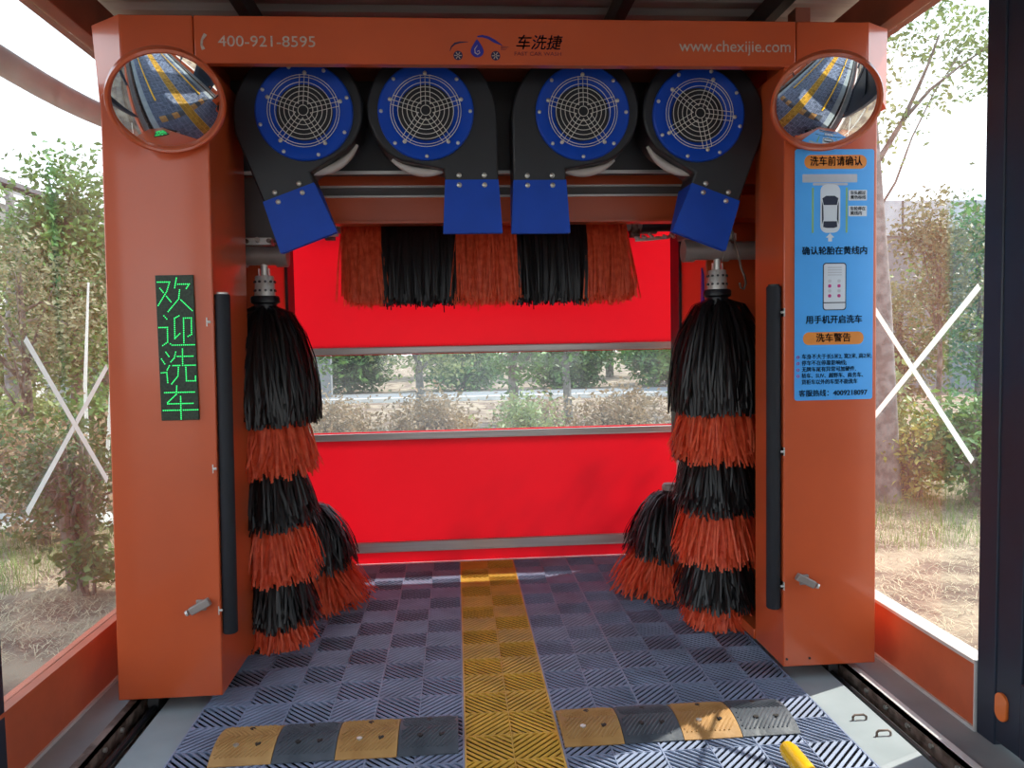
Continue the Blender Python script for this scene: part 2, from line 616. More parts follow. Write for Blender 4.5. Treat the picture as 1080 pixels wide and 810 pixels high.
# roof: eave beams, corrugated sheet, purlins
ROOF_Z = 3.42
for s in (-1, 1):
    ntrim += 1
    x0, x1 = sorted((s * (HW - 0.03), s * (HW + 0.10)))
    mb = MB().box(x0, x1, Y0 - 0.1, Y1 + 0.1, 3.19, 3.40)
    struct(mb.build('trim_%d' % ntrim, RED_STEEL, bevel=0.004))
mb = MB()
n = 150
ys = [Y0 - 0.3 + (Y1 + 0.6 - Y0) * i / (n * 2) for i in range(n * 2 + 1)]
vs, fs = [], []
for i, y in enumerate(ys):
    z = ROOF_Z + 0.07 + (0.022 if (i // 2) % 2 else 0.0)
    vs += [(-2.12, y, z), (2.12, y, z), (-2.12, y, z + 0.006), (2.12, y, z + 0.006)]
for i in range(len(ys) - 1):
    a, b = i * 4, i * 4 + 4
    fs += [(a, a + 1, b + 1, b), (a + 2, b + 2, b + 3, a + 3)]
fs += [(0, 2, 3, 1)]
mb.add(vs, fs)
struct(mb.build('ceiling', ROOFSHEET, smooth=False))
for x in (-1.25, 0.72, 1.55):
    ntrim += 1
    struct(MB().box(x - 0.03, x + 0.03, Y0, Y1, 3.38, 3.49).build('trim_%d' % ntrim, DARK))
for y in (5.6, 2.2, 0.4, -1.4, -3.2, -5.0, -6.8):
    ntrim += 1
    struct(MB().box(-2.0, 2.0, y - 0.04, y + 0.04, 3.27, 3.42).build('trim_%d' % ntrim, DARK))
# short red upright standing on the machine side of the right eave, as in the corner of the roof
ntrim += 1
struct(MB().box(HW - 0.012, HW + 0.10, 3.052, 3.060, -0.02, 0.29).build('trim_%d' % ntrim, GALV))
ntrim += 1
struct(MB().box(1.66, 1.74, 4.15, 4.25, 3.16, 3.42).build('trim_%d' % ntrim, RED_STEEL))
# bent rail along the top of the left glass
ntrim += 1
mb = MB()
pts = []
for i in range(19):
    y = 2.2 + 3.6 * i / 18
    z = 2.82 + 0.06 * ((y - 3.4) / 1.0) ** 2 * (1 if y > 3.4 else -0.4)
    pts.append((-HW - 0.13, y * 1.068, 1.68 + (z - 1.68) * 1.068))
mb.tube(pts, 0.060, 16)
struct(mb.build('trim_%d' % ntrim, mat('weathered_brown_steel', (0.56, 0.54, 0.53), 0.6)))

# ------------------------------------------------------------------ roll-up door at the back
DY = 5.85
door = struct(bpy.data.objects.new('door_1', None))
C.objects.link(door)
XL, XR = -1.72, 1.72
for z0, z1 in ((0.0, 0.09), (0.165, 0.945), (1.64, 3.2)):
    MB().box(XL, XR, DY, DY + 0.012, z0, z1).build('curtain_panel', RED, door, smooth=False)
for z0, z1 in ((0.945, 1.0), (1.575, 1.64)):
    MB().box(XL, XR, DY - 0.002, DY + 0.016, z0, z1).build('red_seam', RED, door, smooth=False)
for zc in (0.127, 0.965, 1.607):
    h = 0.038 if zc < 0.5 else 0.026
    mb = MB().box(XL, XR, DY - 0.022, DY + 0.03, zc - h, zc + h)
    mb.box(XL, XR, DY - 0.030, DY - 0.02, zc - h, zc - h + 0.008)
    mb.box(XL, XR, DY - 0.030, DY - 0.02, zc + h - 0.008, zc + h)
    mb.build('aluminium_bar', ALU, door, bevel=0.003)
mb = MB().box(XL, XR, DY, DY + 0.006, 1.0, 1.575)
mb.build('clear_window', PVCWIN, door, smooth=False)
for s in (-1, 1):
    x0, x1 = sorted((s * 1.66, s * 1.80))
    MB().box(x0, x1, DY - 0.05, DY + 0.06, 0.0, 3.3).build('guide_track', DARK, door, bevel=0.004)
    x0, x1 = sorted((s * 1.80, s * 1.98))
    MB().box(x0, x1, DY - 0.33, DY + 0.04, 0.0, 3.3).build('side_jamb', RED_STEEL, door)  # jamb return deepened to block a stray streak of sunlight
MB().box(-1.98, 1.98, DY - 0.12, DY + 0.1, 3.12, 3.42).build('drum_box', RED_STEEL, door, bevel=0.01)
ntrim += 1
struct(MB().box(-1.9, 1.9, DY - 0.03, DY + 0.08, -0.03, -0.004).build('trim_%d' % ntrim, GALV))


# ------------------------------------------------------------------ grating mats
def clip(poly, a, b, c):
    """keep the side a*x + b*y <= c"""
    out = []
    for i in range(len(poly)):
        p, q = poly[i], poly[(i + 1) % len(poly)]
        dp, dq = a * p[0] + b * p[1] - c, a * q[0] + b * q[1] - c
        if dp <= 0:
            out.append(p)
        if dp * dq < 0:
            t = dp / (dp - dq)
            out.append((p[0] + (q[0] - p[0]) * t, p[1] + (q[1] - p[1]) * t))
    return out


def cell_geo(direction, size=0.2):
    """ribs of one cell, diagonal; each rib top slopes across its width"""
    V, F = [], []
    pitch, wid, bd = 0.0250, 0.0118, 0.003
    sq = [(bd, bd), (size - bd, bd), (size - bd, size - bd), (bd, size - bd)]
    k = 1 / math.sqrt(2)
    nx, ny = (k, k) if direction else (k, -k)         # across the rib
    lo = min(nx * x + ny * y for x, y in sq)
    hi = max(nx * x + ny * y for x, y in sq)
    c = lo + pitch * 0.5
    while c < hi:
        p = clip(clip(sq, nx, ny, c + wid / 2), -nx, -ny, -(c - wid / 2))
        if len(p) >= 3:
            o = len(V)
            m = len(p)
            for x, y in p:
                t = (nx * x + ny * y - c) / wid
                V.append((x, y, -0.0018 - 0.0028 * t))
            for x, y in p:
                V.append((x, y, -0.0075))
            F.append(tuple(o + i for i in range(m)))
            F.append(tuple(o + m + i for i in reversed(range(m))))
            for i in range(m):
                j = (i + 1) % m
                F.append((o + i, o + m + i, o + m + j, o + j))
        c += pitch
    return V, F


CELLS = [cell_geo(0), cell_geo(1)]


def mat_mesh(name, x0, ncol, y0, nrow, material, base_material, label, flip):
    t = thing(name, label, 'floor mat', (x0 + ncol * 0.1, y0, -0.029))
    mb = MB()
    for i in range(ncol):
        for j in range(nrow):
            V, F = CELLS[(i + j + flip) % 2]
            ox, oy = x0 + 0.2 * i, y0 + 0.2 * j
            mb.add([(a + ox, b + oy, c) for a, b, c in V], F)
    o = part(mb, 'ribs', material, t, t.location, smooth=False, fix=False)
    # frame bars around the tiles
    mb = MB()
    xe, ye = x0 + 0.2 * ncol, y0 + 0.2 * nrow
    for i in range(ncol + 1):
        w = 0.0035 if i % 2 == 0 else 0.002
        c_ = x0 + 0.2 * i + (w + 0.0006 if i == 0 else -w - 0.0006 if i == ncol else 0)
        mb.box(c_ - w, c_ + w, y0, ye, -0.024, 0.0)
    for j in range(nrow + 1):
        w = 0.003 if j % 2 == 0 else 0.002
        mb.box(x0 + 0.0008, xe - 0.0008, y0 + 0.2 * j - w, y0 + 0.2 * j + w, -0.024, -0.0008)
    part(mb, 'tile_frame', material, t, t.location, smooth=False)
    part(MB().box(x0 + 0.0008, xe - 0.0008, y0 + 0.001, ye - 0.001, -0.029, -0.0235), 'gap_shade', base_material, t, t.location, smooth=False)  # dark sheet that paints the shade in the gaps between ribs
    return t


NR = 59
YM = 5.81 - 0.2 * NR
mat_mesh('grating_mat', -1.4, 6, YM, NR, MATBLUE, MATSHADE, 'blue-grey ribbed grating floor left of the yellow strip', 0)
mat_mesh('grating_mat', 0.2, 6, YM, NR, MATBLUE, MATSHADE, 'blue-grey ribbed grating floor right of the yellow strip', 1)
mat_mesh('lane_strip', -0.2, 2, YM, NR, MATYEL, MATSHADEY, 'yellow ribbed grating strip down the middle of the lane', 0)


# ------------------------------------------------------------------ speed bumps
def speed_bump(x0, dirty, label):
    w, y0, y1 = 0.247, 3.075, 3.385
    t = thing('speed_bump', label, 'speed bump', (x0 + w / 2, (y0 + y1) / 2, 0.0), 'speed bump pieces across the lane')
    prof = []
    for i in range(13):
        a = i / 12
        prof.append((y0 + (y1 - y0) * a, 0.004 + 0.040 * math.sin(PI * a) ** 0.8))
    mb = MB()
    poly = [(y0, 0.0)] + prof + [(y1, 0.0)]
    mb.prism(poly, x0, x0 + w, axis='x')
    m = BUMP_Y if dirty else BUMP_K
    part(mb, 'rubber_body', m, t, t.location)
    # moulded diagonal treads standing out of the surface
    mb = MB()
    hz = lambda a_: 0.0048 + 0.040 * math.sin(PI * a_) ** 0.8
    for half in (0, 1):
        for k in range(-6, 14):
            pts = []
            for i in range(9):
                a_ = 0.10 + 0.40 * i / 8
                xx = x0 + 0.02 * k + (0.10 * i / 8 if half == 0 else 0.10 * (1 - i / 8))
                if x0 + 0.006 < xx < x0 + w - 0.006:
                    a2 = a_ if half == 0 else a_ + 0.40
                    pts.append((xx, y0 + (y1 - y0) * a2, hz(a2)))
            if len(pts) > 2:
                mb.tube(pts, 0.0036, 5)
    part(mb, 'tread', m, t, t.location)
    for fx, fa in ((0.36, 0.30), (0.72, 0.30), (0.5, 0.72)):
        x, y = x0 + w * fx, y0 + (y1 - y0) * fa
        z = 0.004 + 0.040 * math.sin(PI * fa) ** 0.8
        part(MB().cyl((x, y, z - 0.01), (x, y, z + 0.0045), 0.012, 12), 'bolt_head' if fx < 0.4 and rnd.random() < 0.6 else 'bolt_hole', BOLT if fx < 0.4 and dirty else HOLE, t, t.location)
    return t


names = ['outermost dirty yellow rubber speed bump piece left of the yellow strip',
         'black rubber speed bump piece between the two yellow ones on the left',
         'dirty yellow rubber speed bump piece between two black ones on the left',
         'black rubber speed bump piece touching the left edge of the yellow strip',
         'dirty yellow rubber speed bump piece touching the right edge of the yellow strip',
         'black rubber speed bump piece between the two yellow ones on the right',
         'dirty yellow rubber speed bump piece between two black ones on the right',
         'outermost black rubber speed bump piece right of the yellow strip, partly sunlit']
for i, x in enumerate([-1.222, -0.972, -0.722, -0.472, 0.212, 0.462, 0.712, 0.962]):
    speed_bump(x, i in (0, 2, 4, 6), names[i])

# yellow wheel guide pipes
for s, lab, ystart in ((1, 'yellow steel guide pipe lying on the floor at the bottom right', 2.84), (-1, 'yellow steel guide pipe along the left side of the entry lane', 2.3)):
    x = s * 1.045
    t = thing('guide_pipe', lab, 'guide pipe', (x, ystart, 0.0))
    end = -5.0
    part(MB().tube([(x, ystart, 0.075), (x, ystart - 0.03, 0.075), (x, end, 0.075)], [0.030, 0.036, 0.036], 16), 'pipe', YELLOW, t, t.location)
    mb = MB()
    for y in (ystart - 0.08, ystart - 1.6, ystart - 3.2, -4.9):
        mb = MB().box(x - 0.05, x + 0.05, y - 0.05, y + 0.05, 0.0, 0.008).box(x - 0.018, x + 0.018, y - 0.02, y + 0.02, 0.0, 0.06)
        part(mb, 'foot', DARK, t, t.location)

# machine rails in the channels
for s, lab in ((1, 'rusty steel rail with a bright lip and bolts, at the foot of the right sill'),
               (-1, 'dark dirty steel rail in the floor channel by the left sill')):
    xo = 1.745 if s > 0 else -1.61          # right plate sits on the outer side, left plate on the inner side
    xr = 1.738 if s > 0 else -1.738
    t = thing('steel_rail', lab, 'rail', (xr, 0, -0.1))
    x0, x1 = sorted((xr, xr - s * 0.008))
    part(MB().box(x0, x1, Y0, Y1 - 0.2, -0.10, 0.012), 'web', RUST, t, t.location)
    x0, x1 = sorted((xr - s * 0.008, xr + s * 0.028))
    part(MB().box(x0, x1, Y0, Y1 - 0.2, -0.0195 + 0.002, 0.014), 'lip', GALV if s > 0 else RUST, t, t.location, bevel=0.002)
    xf = xr - s * 0.008
    x0, x1 = sorted((xf, xf - s * 0.05))
    part(MB().box(x0, x1, Y0, Y1 - 0.2, -0.094, -0.082), 'flange', RUST, t, t.location)
    for k in range(14):
        y = 3.5 - 0.17 * k
        part(MB().cyl((xf, y, -0.035), (xf - s * 0.012, y, -0.035), 0.011, 6), 'bolt', BOLT, t, t.location)
    part(MB().cyl((xf - s * 0.055, Y0, -0.05), (xf - s * 0.055, Y1 - 0.3, -0.05), 0.014, 8), 'cable', BLACK, t, t.location)
for k, (x, y, lab) in enumerate(((1.53, 3.20, 'bent steel floor staple nearer the machine, on the sunlit concrete'), (1.56, 3.06, 'bent steel floor staple nearer the camera, on the sunlit concrete'))):
    o = MB().tube([(x - 0.03, y, -0.02), (x - 0.03, y, -0.004), (x - 0.02, y + 0.004, 0.002), (x + 0.02, y + 0.004, 0.002), (x + 0.03, y, -0.004), (x + 0.03, y, -0.02)], 0.005, 8).build('floor_staple', RUST)
    tag(o, lab, 'staple', 'steel floor staples')

# tape crosses on the side glass
for s, lines, lab in ((1, [((3.95, 1.80), (3.153, 1.116)), ((3.95, 1.225), (3.128, 1.861))], 'cross of white tape stuck on the right side glass'),
                      (-1, [((3.405, 1.718), (4.10, 0.99)), ((3.346, 0.99), (4.16, 1.575))], 'cross of greyish white tape stuck on the left side glass')):
    xg = s * (HW + 0.034)
    t = thing('tape_cross', lab, 'tape', (xg, 3.5, 1.4))
    (p0, p1), (p2, p3) = [(Vector(u), Vector(v)) for u, v in lines]
    d1, d2 = p1 - p0, p3 - p2
    f = ((p0 - p2).x * d1.y - (p0 - p2).y * d1.x) / (d2.x * d1.y - d2.y * d1.x)
    cut = 0.0175 / (abs(d2.normalized().x * d1.normalized().y - d2.normalized().y * d1.normalized().x) * d2.length)
    for a_, b_ in ((p0, p1), (p2, p2 + d2 * (f - cut)), (p2 + d2 * (f + cut), p3)):
        d = (b_ - a_).normalized()
        nrm = Vector((-d.y, d.x)) * 0.016
        poly = [tuple(p) for p in (a_ + nrm, b_ + nrm, b_ - nrm, a_ - nrm)]
        x0 = xg - s * 0.0008
        part(MB().prism(poly, x0, x0 - s * 0.0008, axis='x'), 'tape_strip', TAPE, t, t.location, smooth=False)

# orange pill reflector on the dark frame at the right
mb = MB()
poly = []
for i in range(24):
    a = 2 * PI * i / 24
    poly.append((2.90 + 0.034 * math.cos(a), 0.16 + (0.034 if math.sin(a) > 0 else -0.034) * 0.7 + 0.034 * math.sin(a)))
mb.prism(poly, HW - 0.012, HW + 0.002, axis='x')
o = mb.build('reflector', REFLECTOR, bevel=0.003)
tag(o, 'small orange pill shaped reflector low on the dark frame', 'reflector')

# ------------------------------------------------------------------ the gantry
FY = 3.62
gan = thing('car_wash_gantry', 'orange steel car wash gantry straddling the lane', 'car wash machine', (0, 4.4, 0))
GO = gan.location


def gp(mb, name, m, parent=gan, **kw):
    return part(mb, name, m, parent, GO, **kw)


for s in (-1, 1):
    if s > 0:
        poly = [(1.368, 0.045), (1.835, 0.045), (1.822, 2.80), (1.776, 2.932), (1.776, 3.135), (1.428, 3.135), (1.428, 2.932), (1.368, 2.932)]
        yb = 3.98
    else:
        poly = [(-1.788, 0.045), (-1.317, 0.045), (-1.270, 2.932), (-1.328, 2.932), (-1.328, 3.135), (-1.642, 3.135), (-1.642, 2.932), (-1.738, 2.78)]
        yb = 4.20
    col = gp(MB().prism(poly, FY, yb), 'column', ORANGE, bevel=0.006)
    if s > 0:
        for x in (1.385, 1.50):
            gp(MB().cyl((x, FY + 0.01, 0.085), (x, FY - 0.004, 0.085), 0.006, 8), 'rivet', BLACK, col)
    # chamfered corner piece at the head
    if s > 0:
        P = [(1.778, FY + 0.002, 2.93), (1.778, FY + 0.002, 3.135), (1.956, 3.78, 2.78), (1.96, 3.78, 3.165), (1.956, 4.0, 2.78), (1.96, 4.0, 3.165), (1.80, 4.0, 2.78), (1.74, 4.0, 3.165), (1.74, FY + 0.006, 2.93), (1.74, FY + 0.006, 3.135)]
    else:
        P = [(-1.644, FY + 0.002, 2.93), (-1.644, FY + 0.002, 3.135), (-1.808, 3.78, 2.80), (-1.828, 3.78, 3.146), (-1.808, 4.15, 2.80), (-1.828, 4.15, 3.146), (-1.72, 4.15, 2.80), (-1.62, 4.15, 3.146), (-1.61, FY + 0.006, 2.93), (-1.61, FY + 0.006, 3.135)]
    gp(MB().hull(P), 'corner_panel', ORANGE)
    # rear column, outer skin, base beam
    ro = 0.0 if s > 0 else 0.045
    x0, x1 = sorted((s * (1.36 - ro), s * (1.815 - ro)))
    gp(MB().box(x0, x1, 4.75, 5.28, 0.045, 3.1), 'rear_column', ORANGE, bevel=0.006)
    x0, x1 = sorted((s * 1.775, s * 1.815))
    gp(MB().box(x0, x1, 3.98 if s > 0 else 4.20, 4.75, 0.045, 3.1), 'side_panel', ORANGE)
    x0, x1 = sorted((s * 1.36, s * 1.775))
    gp(MB().box(x0, x1, 3.98 if s > 0 else 4.20, 4.75, 0.045, 0.10), 'base_beam', ORANGE, bevel=0.004)
    for y in (3.8, 5.05):
        gp(MB().cyl((s * 1.655, y, -0.03), (s * 1.705, y, -0.03), 0.062, 20), 'wheel', DARK)
    # black cable duct on the rear column, raised to block a stray sun streak
    x0, x1 = sorted((s * (1.345 - ro), s * 1.44))
    gp(MB().box(x0, x1, 5.285, 5.50, 0.80 if s > 0 else 0.05, 3.06), 'cable_duct', BLACK, bevel=0.004)
    # latch on the front cover
    xl = -1.395 if s < 0 else 1.468
    mb = MB().box(xl - 0.022, xl + 0.022, FY - 0.012, FY, 0.455, 0.505)
    lat = gp(mb, 'latch', GREYPIPE, bevel=0.003)
    rot = Matrix.Translation((xl, FY - 0.025, 0.48)) @ Euler((0, math.radians(-28 if s < 0 else 28), 0)).to_matrix().to_4x4()
    gp(MB().box(-0.05, 0.05, -0.015, 0.015, -0.018, 0.018, rot), 'latch_lever', GREYPIPE, lat, bevel=0.005)
    gp(MB().cyl((xl + s * 0.052, FY - 0.028, 0.455), (xl + s * 0.062, FY - 0.028, 0.45), 0.013, 10), 'latch_button', STEEL, lat)
    # motor carrier above the side brush
    x0, x1 = sorted((s * 1.14, s * 1.40))
    gp(MB().box(x0, x1, 4.46, 4.62, 2.24, 2.60), 'motor_box', MOTORGREY, bevel=0.006)
    gp(MB().box(min(s * 1.40, s * 1.412), max(s * 1.40, s * 1.412), 4.44, 4.62, 2.22, 2.60), 'motor_box_edge', ALU)
    mb = MB().tube([(s * 1.13, 4.36, 2.155), (s * 1.775, 4.36, 2.155)], 0.052, 18)
    arm = gp(mb, 'swing_arm', GREYPIPE)
    for xa, xb in ((1.10, 1.16), (1.32, 1.36)):
        gp(MB().tube([(s * xa, 4.36, 2.155), (s * xb, 4.36, 2.155)], 0.063, 18), 'collar', GREYPIPE, arm)
    gp(MB().box(min(s * 1.18, s * 1.40), max(s * 1.18, s * 1.40), 4.33, 4.39, 2.21, 2.25), 'swing_bracket', ALU, arm, bevel=0.003)
    for k in range(4):
        gp(MB().cyl((s * (1.19 + 0.06 * k), 4.33, 2.23), (s * (1.19 + 0.06 * k), 4.305, 2.23 + 0.01 * (k % 2)), 0.012, 8), 'bolt', STEEL if k % 2 else RUST, arm)
    # white bracket on the back of the column
    if s > 0:
        gp(MB().box(1.34, 1.42, 5.30, 5.36, 0.70, 0.80).box(1.33, 1.36, 5.28, 5.31, 0.62, 0.72), 'bracket', ALU, bevel=0.004)
        gp(MB().hull([(1.352, 4.78, 1.78), (1.352, 4.84, 1.78), (1.352, 4.79, 2.05), (1.352, 4.82, 2.10), (1.362, 4.78, 1.78), (1.362, 4.84, 1.78), (1.362, 4.79, 2.05), (1.362, 4.82, 2.10)]), 'blue_fin', BLUE)

hb = gp(MB().box(-1.324, 1.424, FY, 3.68, 2.93, 3.135), 'header_beam', ORANGE, bevel=0.006)
gp(MB().box(-1.322, 1.422, FY - 0.003, FY + 0.03, 2.926, 2.936), 'header_flange', ORANGE, hb, bevel=0.002)
gp(MB().box(-1.60, 1.70, 3.69, 5.28, 3.06, 3.10), 'top_cover', RED_STEEL)
gp(MB().box(-1.36, 1.36, 4.26, 4.34, 2.575, 3.06), 'blower_beam', DARK, bevel=0.005)
gp(MB().box(-1.36, 1.36, 4.245, 4.26, 2.568, 2.585), 'beam_edge', ALU)
cb = gp(MB().box(-1.775, 1.775, 4.52, 4.72, 2.36, 2.50), 'cross_beam', ORANGE, bevel=0.005)
gp(MB().box(-1.36, 1.36, 4.505, 4.52, 2.492, 2.503), 'steel_edge', ALU, cb)
gp(MB().box(-1.36, 1.36, 4.53, 4.70, 2.503, 2.555), 'slide_rail', MOTORGREY, cb)
gp(MB().box(-1.36, 1.36, 4.51, 4.53, 2.549, 2.558), 'steel_edge', ALU, cb)
gp(MB().box(-1.775, 1.775, 4.50, 4.56, 2.558, 2.78), 'upper_rail', ORANGE, cb)
gp(MB().box(-1.36, 1.36, 4.50, 4.56, 2.345, 2.36), 'lower_lip', ORANGE, cb)

# header lettering and emblem
text_part('phone_number', '400-921-8595', LETTER, hb, -1.22, 3.02, FY - 0.0012, 0.068, GO, align='LEFT', width=0.425)
text_part('web_address', 'www.chexijie.com', LETTER, hb, 0.867, 3.015, FY - 0.0012, 0.075, GO, align='LEFT', width=0.53)
EL = FY - 0.0012


def stroke(pts, widths, y0, th=0.0007):
    """flat brush stroke in the XZ plane facing -Y"""
    mb = MB()
    L, Rr = [], []
    for i, (x, z) in enumerate(pts):
        a = pts[max(0, i - 1)]
        b = pts[min(len(pts) - 1, i + 1)]
        d = Vector((b[0] - a[0], b[1] - a[1])).normalized()
        w = widths[i] / 2
        L.append((x - d.y * w, z + d.x * w))
        Rr.append((x + d.y * w, z - d.x * w))
    for i in range(len(pts) - 1):
        q = [L[i], L[i + 1], Rr[i + 1], Rr[i]]
        mb.prism(q, y0 - th, y0, axis='y')
    return mb


# phone receiver
gp(stroke([(-1.283, 2.985), (-1.291, 3.005), (-1.288, 3.028), (-1.272, 3.052)], [0.016, 0.010, 0.010, 0.016], EL), 'receiver_icon', LETTER, hb)
gx, gz = -0.07, 3.005      # emblem centre


def E(u, v):               # emblem coordinates from the zoomed view (1080 px = 140 px of photo)
    return (-0.237 + u * 0.000564, 3.075 - (v - 30) * 0.000564)


gp(stroke([E(78, 188), E(90, 155), E(120, 128), E(160, 118), E(225, 114)], [0.002, 0.006, 0.009, 0.007, 0.002], EL), 'emblem_bonnet', LOGO_INK, hb)
gp(stroke([E(300, 72), E(340, 68), E(390, 80), E(440, 108), E(500, 140)], [0.006, 0.010, 0.012, 0.014, 0.002], EL), 'emblem_roof', LOGO_BLUE, hb)
for v in (152, 163, 174):
    gp(stroke([E(488, v - 3), E(552 - (v - 152), v)], [0.0025, 0.001], EL), 'emblem_streak', LOGO_INK, hb)
cx, cz = E(297, 172)
drop = []
for i in range(30):
    a = 2 * PI * i / 30
    r = 0.030
    x, z = r * math.sin(a), -r * math.cos(a)
    if z > 0:
        x *= (1 - z / r) ** 0.5 * 1.0 if z < r else 0
        z *= 1.7
    drop.append((cx + x, cz - 0.006 + z))
drop = [p for i, p in enumerate(drop) if i == 0 or (abs(p[0] - drop[i - 1][0]) + abs(p[1] - drop[i - 1][1])) > 1e-4]
gp(MB().prism(drop, EL - 0.0007, EL), 'emblem_drop', LOGO_BLUE, hb)
gp(stroke([E(300, 140), E(278, 170), E(280, 200), E(300, 213), E(318, 200), E(312, 182), E(296, 190)], [0.002, 0.004, 0.005, 0.005, 0.004, 0.004, 0.003], EL - 0.0007), 'emblem_swirl', LETTER, hb)
for u in (142, 445):
    wx, wz = E(u, 222)
    poly = [(wx + 0.021 * math.cos(2 * PI * i / 24), wz + 0.021 * math.sin(2 * PI * i / 24)) for i in range(24)]
    w = gp(MB().prism(poly, EL - 0.0007, EL), 'emblem_wheel', LOGO_INK, hb)
    mb = MB()
    for k in range(6):
        a = PI * k / 6 * 2
        mb2 = stroke([(wx + 0.003 * math.cos(a), wz + 0.003 * math.sin(a)), (wx + 0.017 * math.cos(a), wz + 0.017 * math.sin(a))], [0.0025, 0.004], EL - 0.0007)
        mb.add(mb2.v, mb2.f)
    gp(mb, 'emblem_spokes', LETTER, hb)
text_part('emblem_name', '车洗捷', LOGO_INK, hb, 0.208, 3.022, FY - 0.0012, 0.070, GO, shear=0.25, bold=0.0012, width=0.215)
text_part('emblem_caption', 'FAST CAR WASH', LOGO_RED, hb, 0.208, 2.976, FY - 0.0012, 0.024, GO, width=0.215)


# ------------------------------------------------------------------ convex mirrors
def convex_mirror(x, z, nrm, label):
    t = thing('convex_mirror', label, 'mirror', (x, 3.42, z), 'convex mirrors on the gantry head')
    q = Vector(nrm).normalized().to_track_quat('Z', 'Y').to_matrix().to_4x4()
    R = 0.218
    dep = 0.042
    Rs = (R * R + dep * dep) / (2 * dep)
    prof = []
    amax = math.asin(R / Rs)
    for i in range(25):
        a = amax * i / 24
        prof.append((max(1e-5, Rs * math.sin(a)), dep - (Rs - Rs * math.cos(a))))
    MB().lathe(prof, q, 64).build('mirror_face', MIRROR, t)
    MB().lathe([(R - 0.004, -0.002), (R - 0.002, 0.012), (R + 0.006, 0.018), (R + 0.016, 0.012), (R + 0.018, -0.004), (R + 0.012, -0.03), (R - 0.03, -0.045), (0.02, -0.05)], q, 64).build('rim', ORANGE, t)
    e = q @ Vector((0, 0, -0.04))
    MB().tube([e, (e.x * 0.5, 0.14, e.z - 0.01), (0, 0.20, e.z - 0.02)], 0.016, 10).build('bracket', DARK, t)
    return t


convex_mirror(-1.382, 2.695, (0.32, -0.66, -0.70), 'round convex mirror with orange rim, above the green lit sign')
convex_mirror(1.470, 2.700, (-0.32, -0.66, -0.70), 'round convex mirror with orange rim, above the blue instruction board')

# ------------------------------------------------------------------ LED sign
led = thing('led_sign', 'tall narrow dot matrix sign with green lit characters on the left column', 'led sign', (-1.45, FY, 1.665))


def ledp(u, v):       # from the zoomed view of the sign
    sh = (v - 30) * 0.028
    return (-1.531 + (u - 28 - sh) * 0.000855, 1.99 - (v - 25) * 0.000868)


MB().box(-0.083, 0.083, -0.012, 0.0, -0.327, 0.327).build('panel', LED_OFF, led, bevel=0.002)
chars = [
    [[(38, 58), (100, 58), (85, 105), (40, 178)], [(50, 90), (105, 160)], [(135, 38), (125, 88)], [(132, 70), (200, 70), (185, 92)], [(150, 100), (145, 145), (90, 210)], [(150, 145), (213, 207)]],
    [[(68, 232), (82, 248)], [(42, 292), (85, 292), (85, 368), (60, 385)], [(90, 370), (108, 384), (222, 384)], [(145, 233), (122, 245), (122, 350), (148, 325)], [(168, 372), (168, 245), (208, 245), (208, 330), (190, 340)]],
    [[(75, 420), (90, 442)], [(52, 455), (68, 480)], [(50, 527), (78, 525), (82, 578)], [(92, 490), (80, 512)], [(125, 420), (118, 450), (100, 470)], [(125, 443), (213, 443)], [(160, 405), (160, 490)], [(110, 490), (225, 490)], [(138, 500), (135, 545), (102, 585)], [(176, 500), (178, 571), (225, 572), (225, 548)]],
    [[(65, 630), (218, 630)], [(128, 597), (125, 640), (80, 682)], [(80, 689), (210, 689)], [(147, 652), (148, 770)], [(57, 723), (235, 723)]],
]
for ch in chars:
    dots = []
    for st in ch:
        for (a, b) in zip(st[:-1], st[1:]):
            L = math.hypot(b[0] - a[0], b[1] - a[1])
            k = max(1, round(L / 9.2))
            for i in range(k + 1):
                p = (a[0] + (b[0] - a[0]) * i / k, a[1] + (b[1] - a[1]) * i / k)
                if all(math.hypot(p[0] - q[0], p[1] - q[1]) > 6 for q in dots):
                    dots.append(p)
    mb = MB()
    for u, v in dots:
        x, z = ledp(u, v)
        x += 1.45
        z -= 1.665
        mb.lathe([(0.0032, 0.0), (0.0028, 0.0014), (0.0015, 0.0024), (1e-5, 0.0028)], Matrix.Translation((x, -0.0118, z)) @ Euler((PI / 2, 0, 0)).to_matrix().to_4x4(), 6)
    mb.build('lit_character', LED_ON, led)

# ------------------------------------------------------------------ instruction board
SB = thing('instruction_board', 'light blue instruction board with car and phone pictures on the right column', 'sign', (1.612, FY, 1.95))
SO = SB.location
PX = 0.00462      # metres per photo pixel
BY = FY - 0.005


def S(px, py):
    return (1.418 + (px - 838) * PX, 2.545 - (py - 158) * 0.004508)


def rrect(x0, x1, z0, z1, r, n=6):
    p = []
    for cx_, cz_, a0 in ((x1 - r, z1 - r, 0), (x0 + r, z1 - r, PI / 2), (x0 + r, z0 + r, PI), (x1 - r, z0 + r, 1.5 * PI)):
        for i in range(n + 1):
            a = a0 + PI / 2 * i / n
            p.append((cx_ + r * math.cos(a), cz_ + r * math.sin(a)))
    return p


def sp(mb, name, m, parent=SB, **kw):
    return part(mb, name, m, parent, SO, smooth=False, **kw)


def pxrect(x0, y0, x1, y1, r, lvl, th=0.0006):
    a, b = S(x0, y1), S(x1, y0)
    return MB().prism(rrect(a[0], b[0], a[1], b[1], r * PX), BY - lvl * 0.0006 - th, BY - lvl * 0.0006)


a, b = S(838.3, 422), S(922, 158)
sp(MB().prism(rrect(a[0], b[0], a[1], b[1], 0.012), BY, FY), 'board', SKYBLUE)


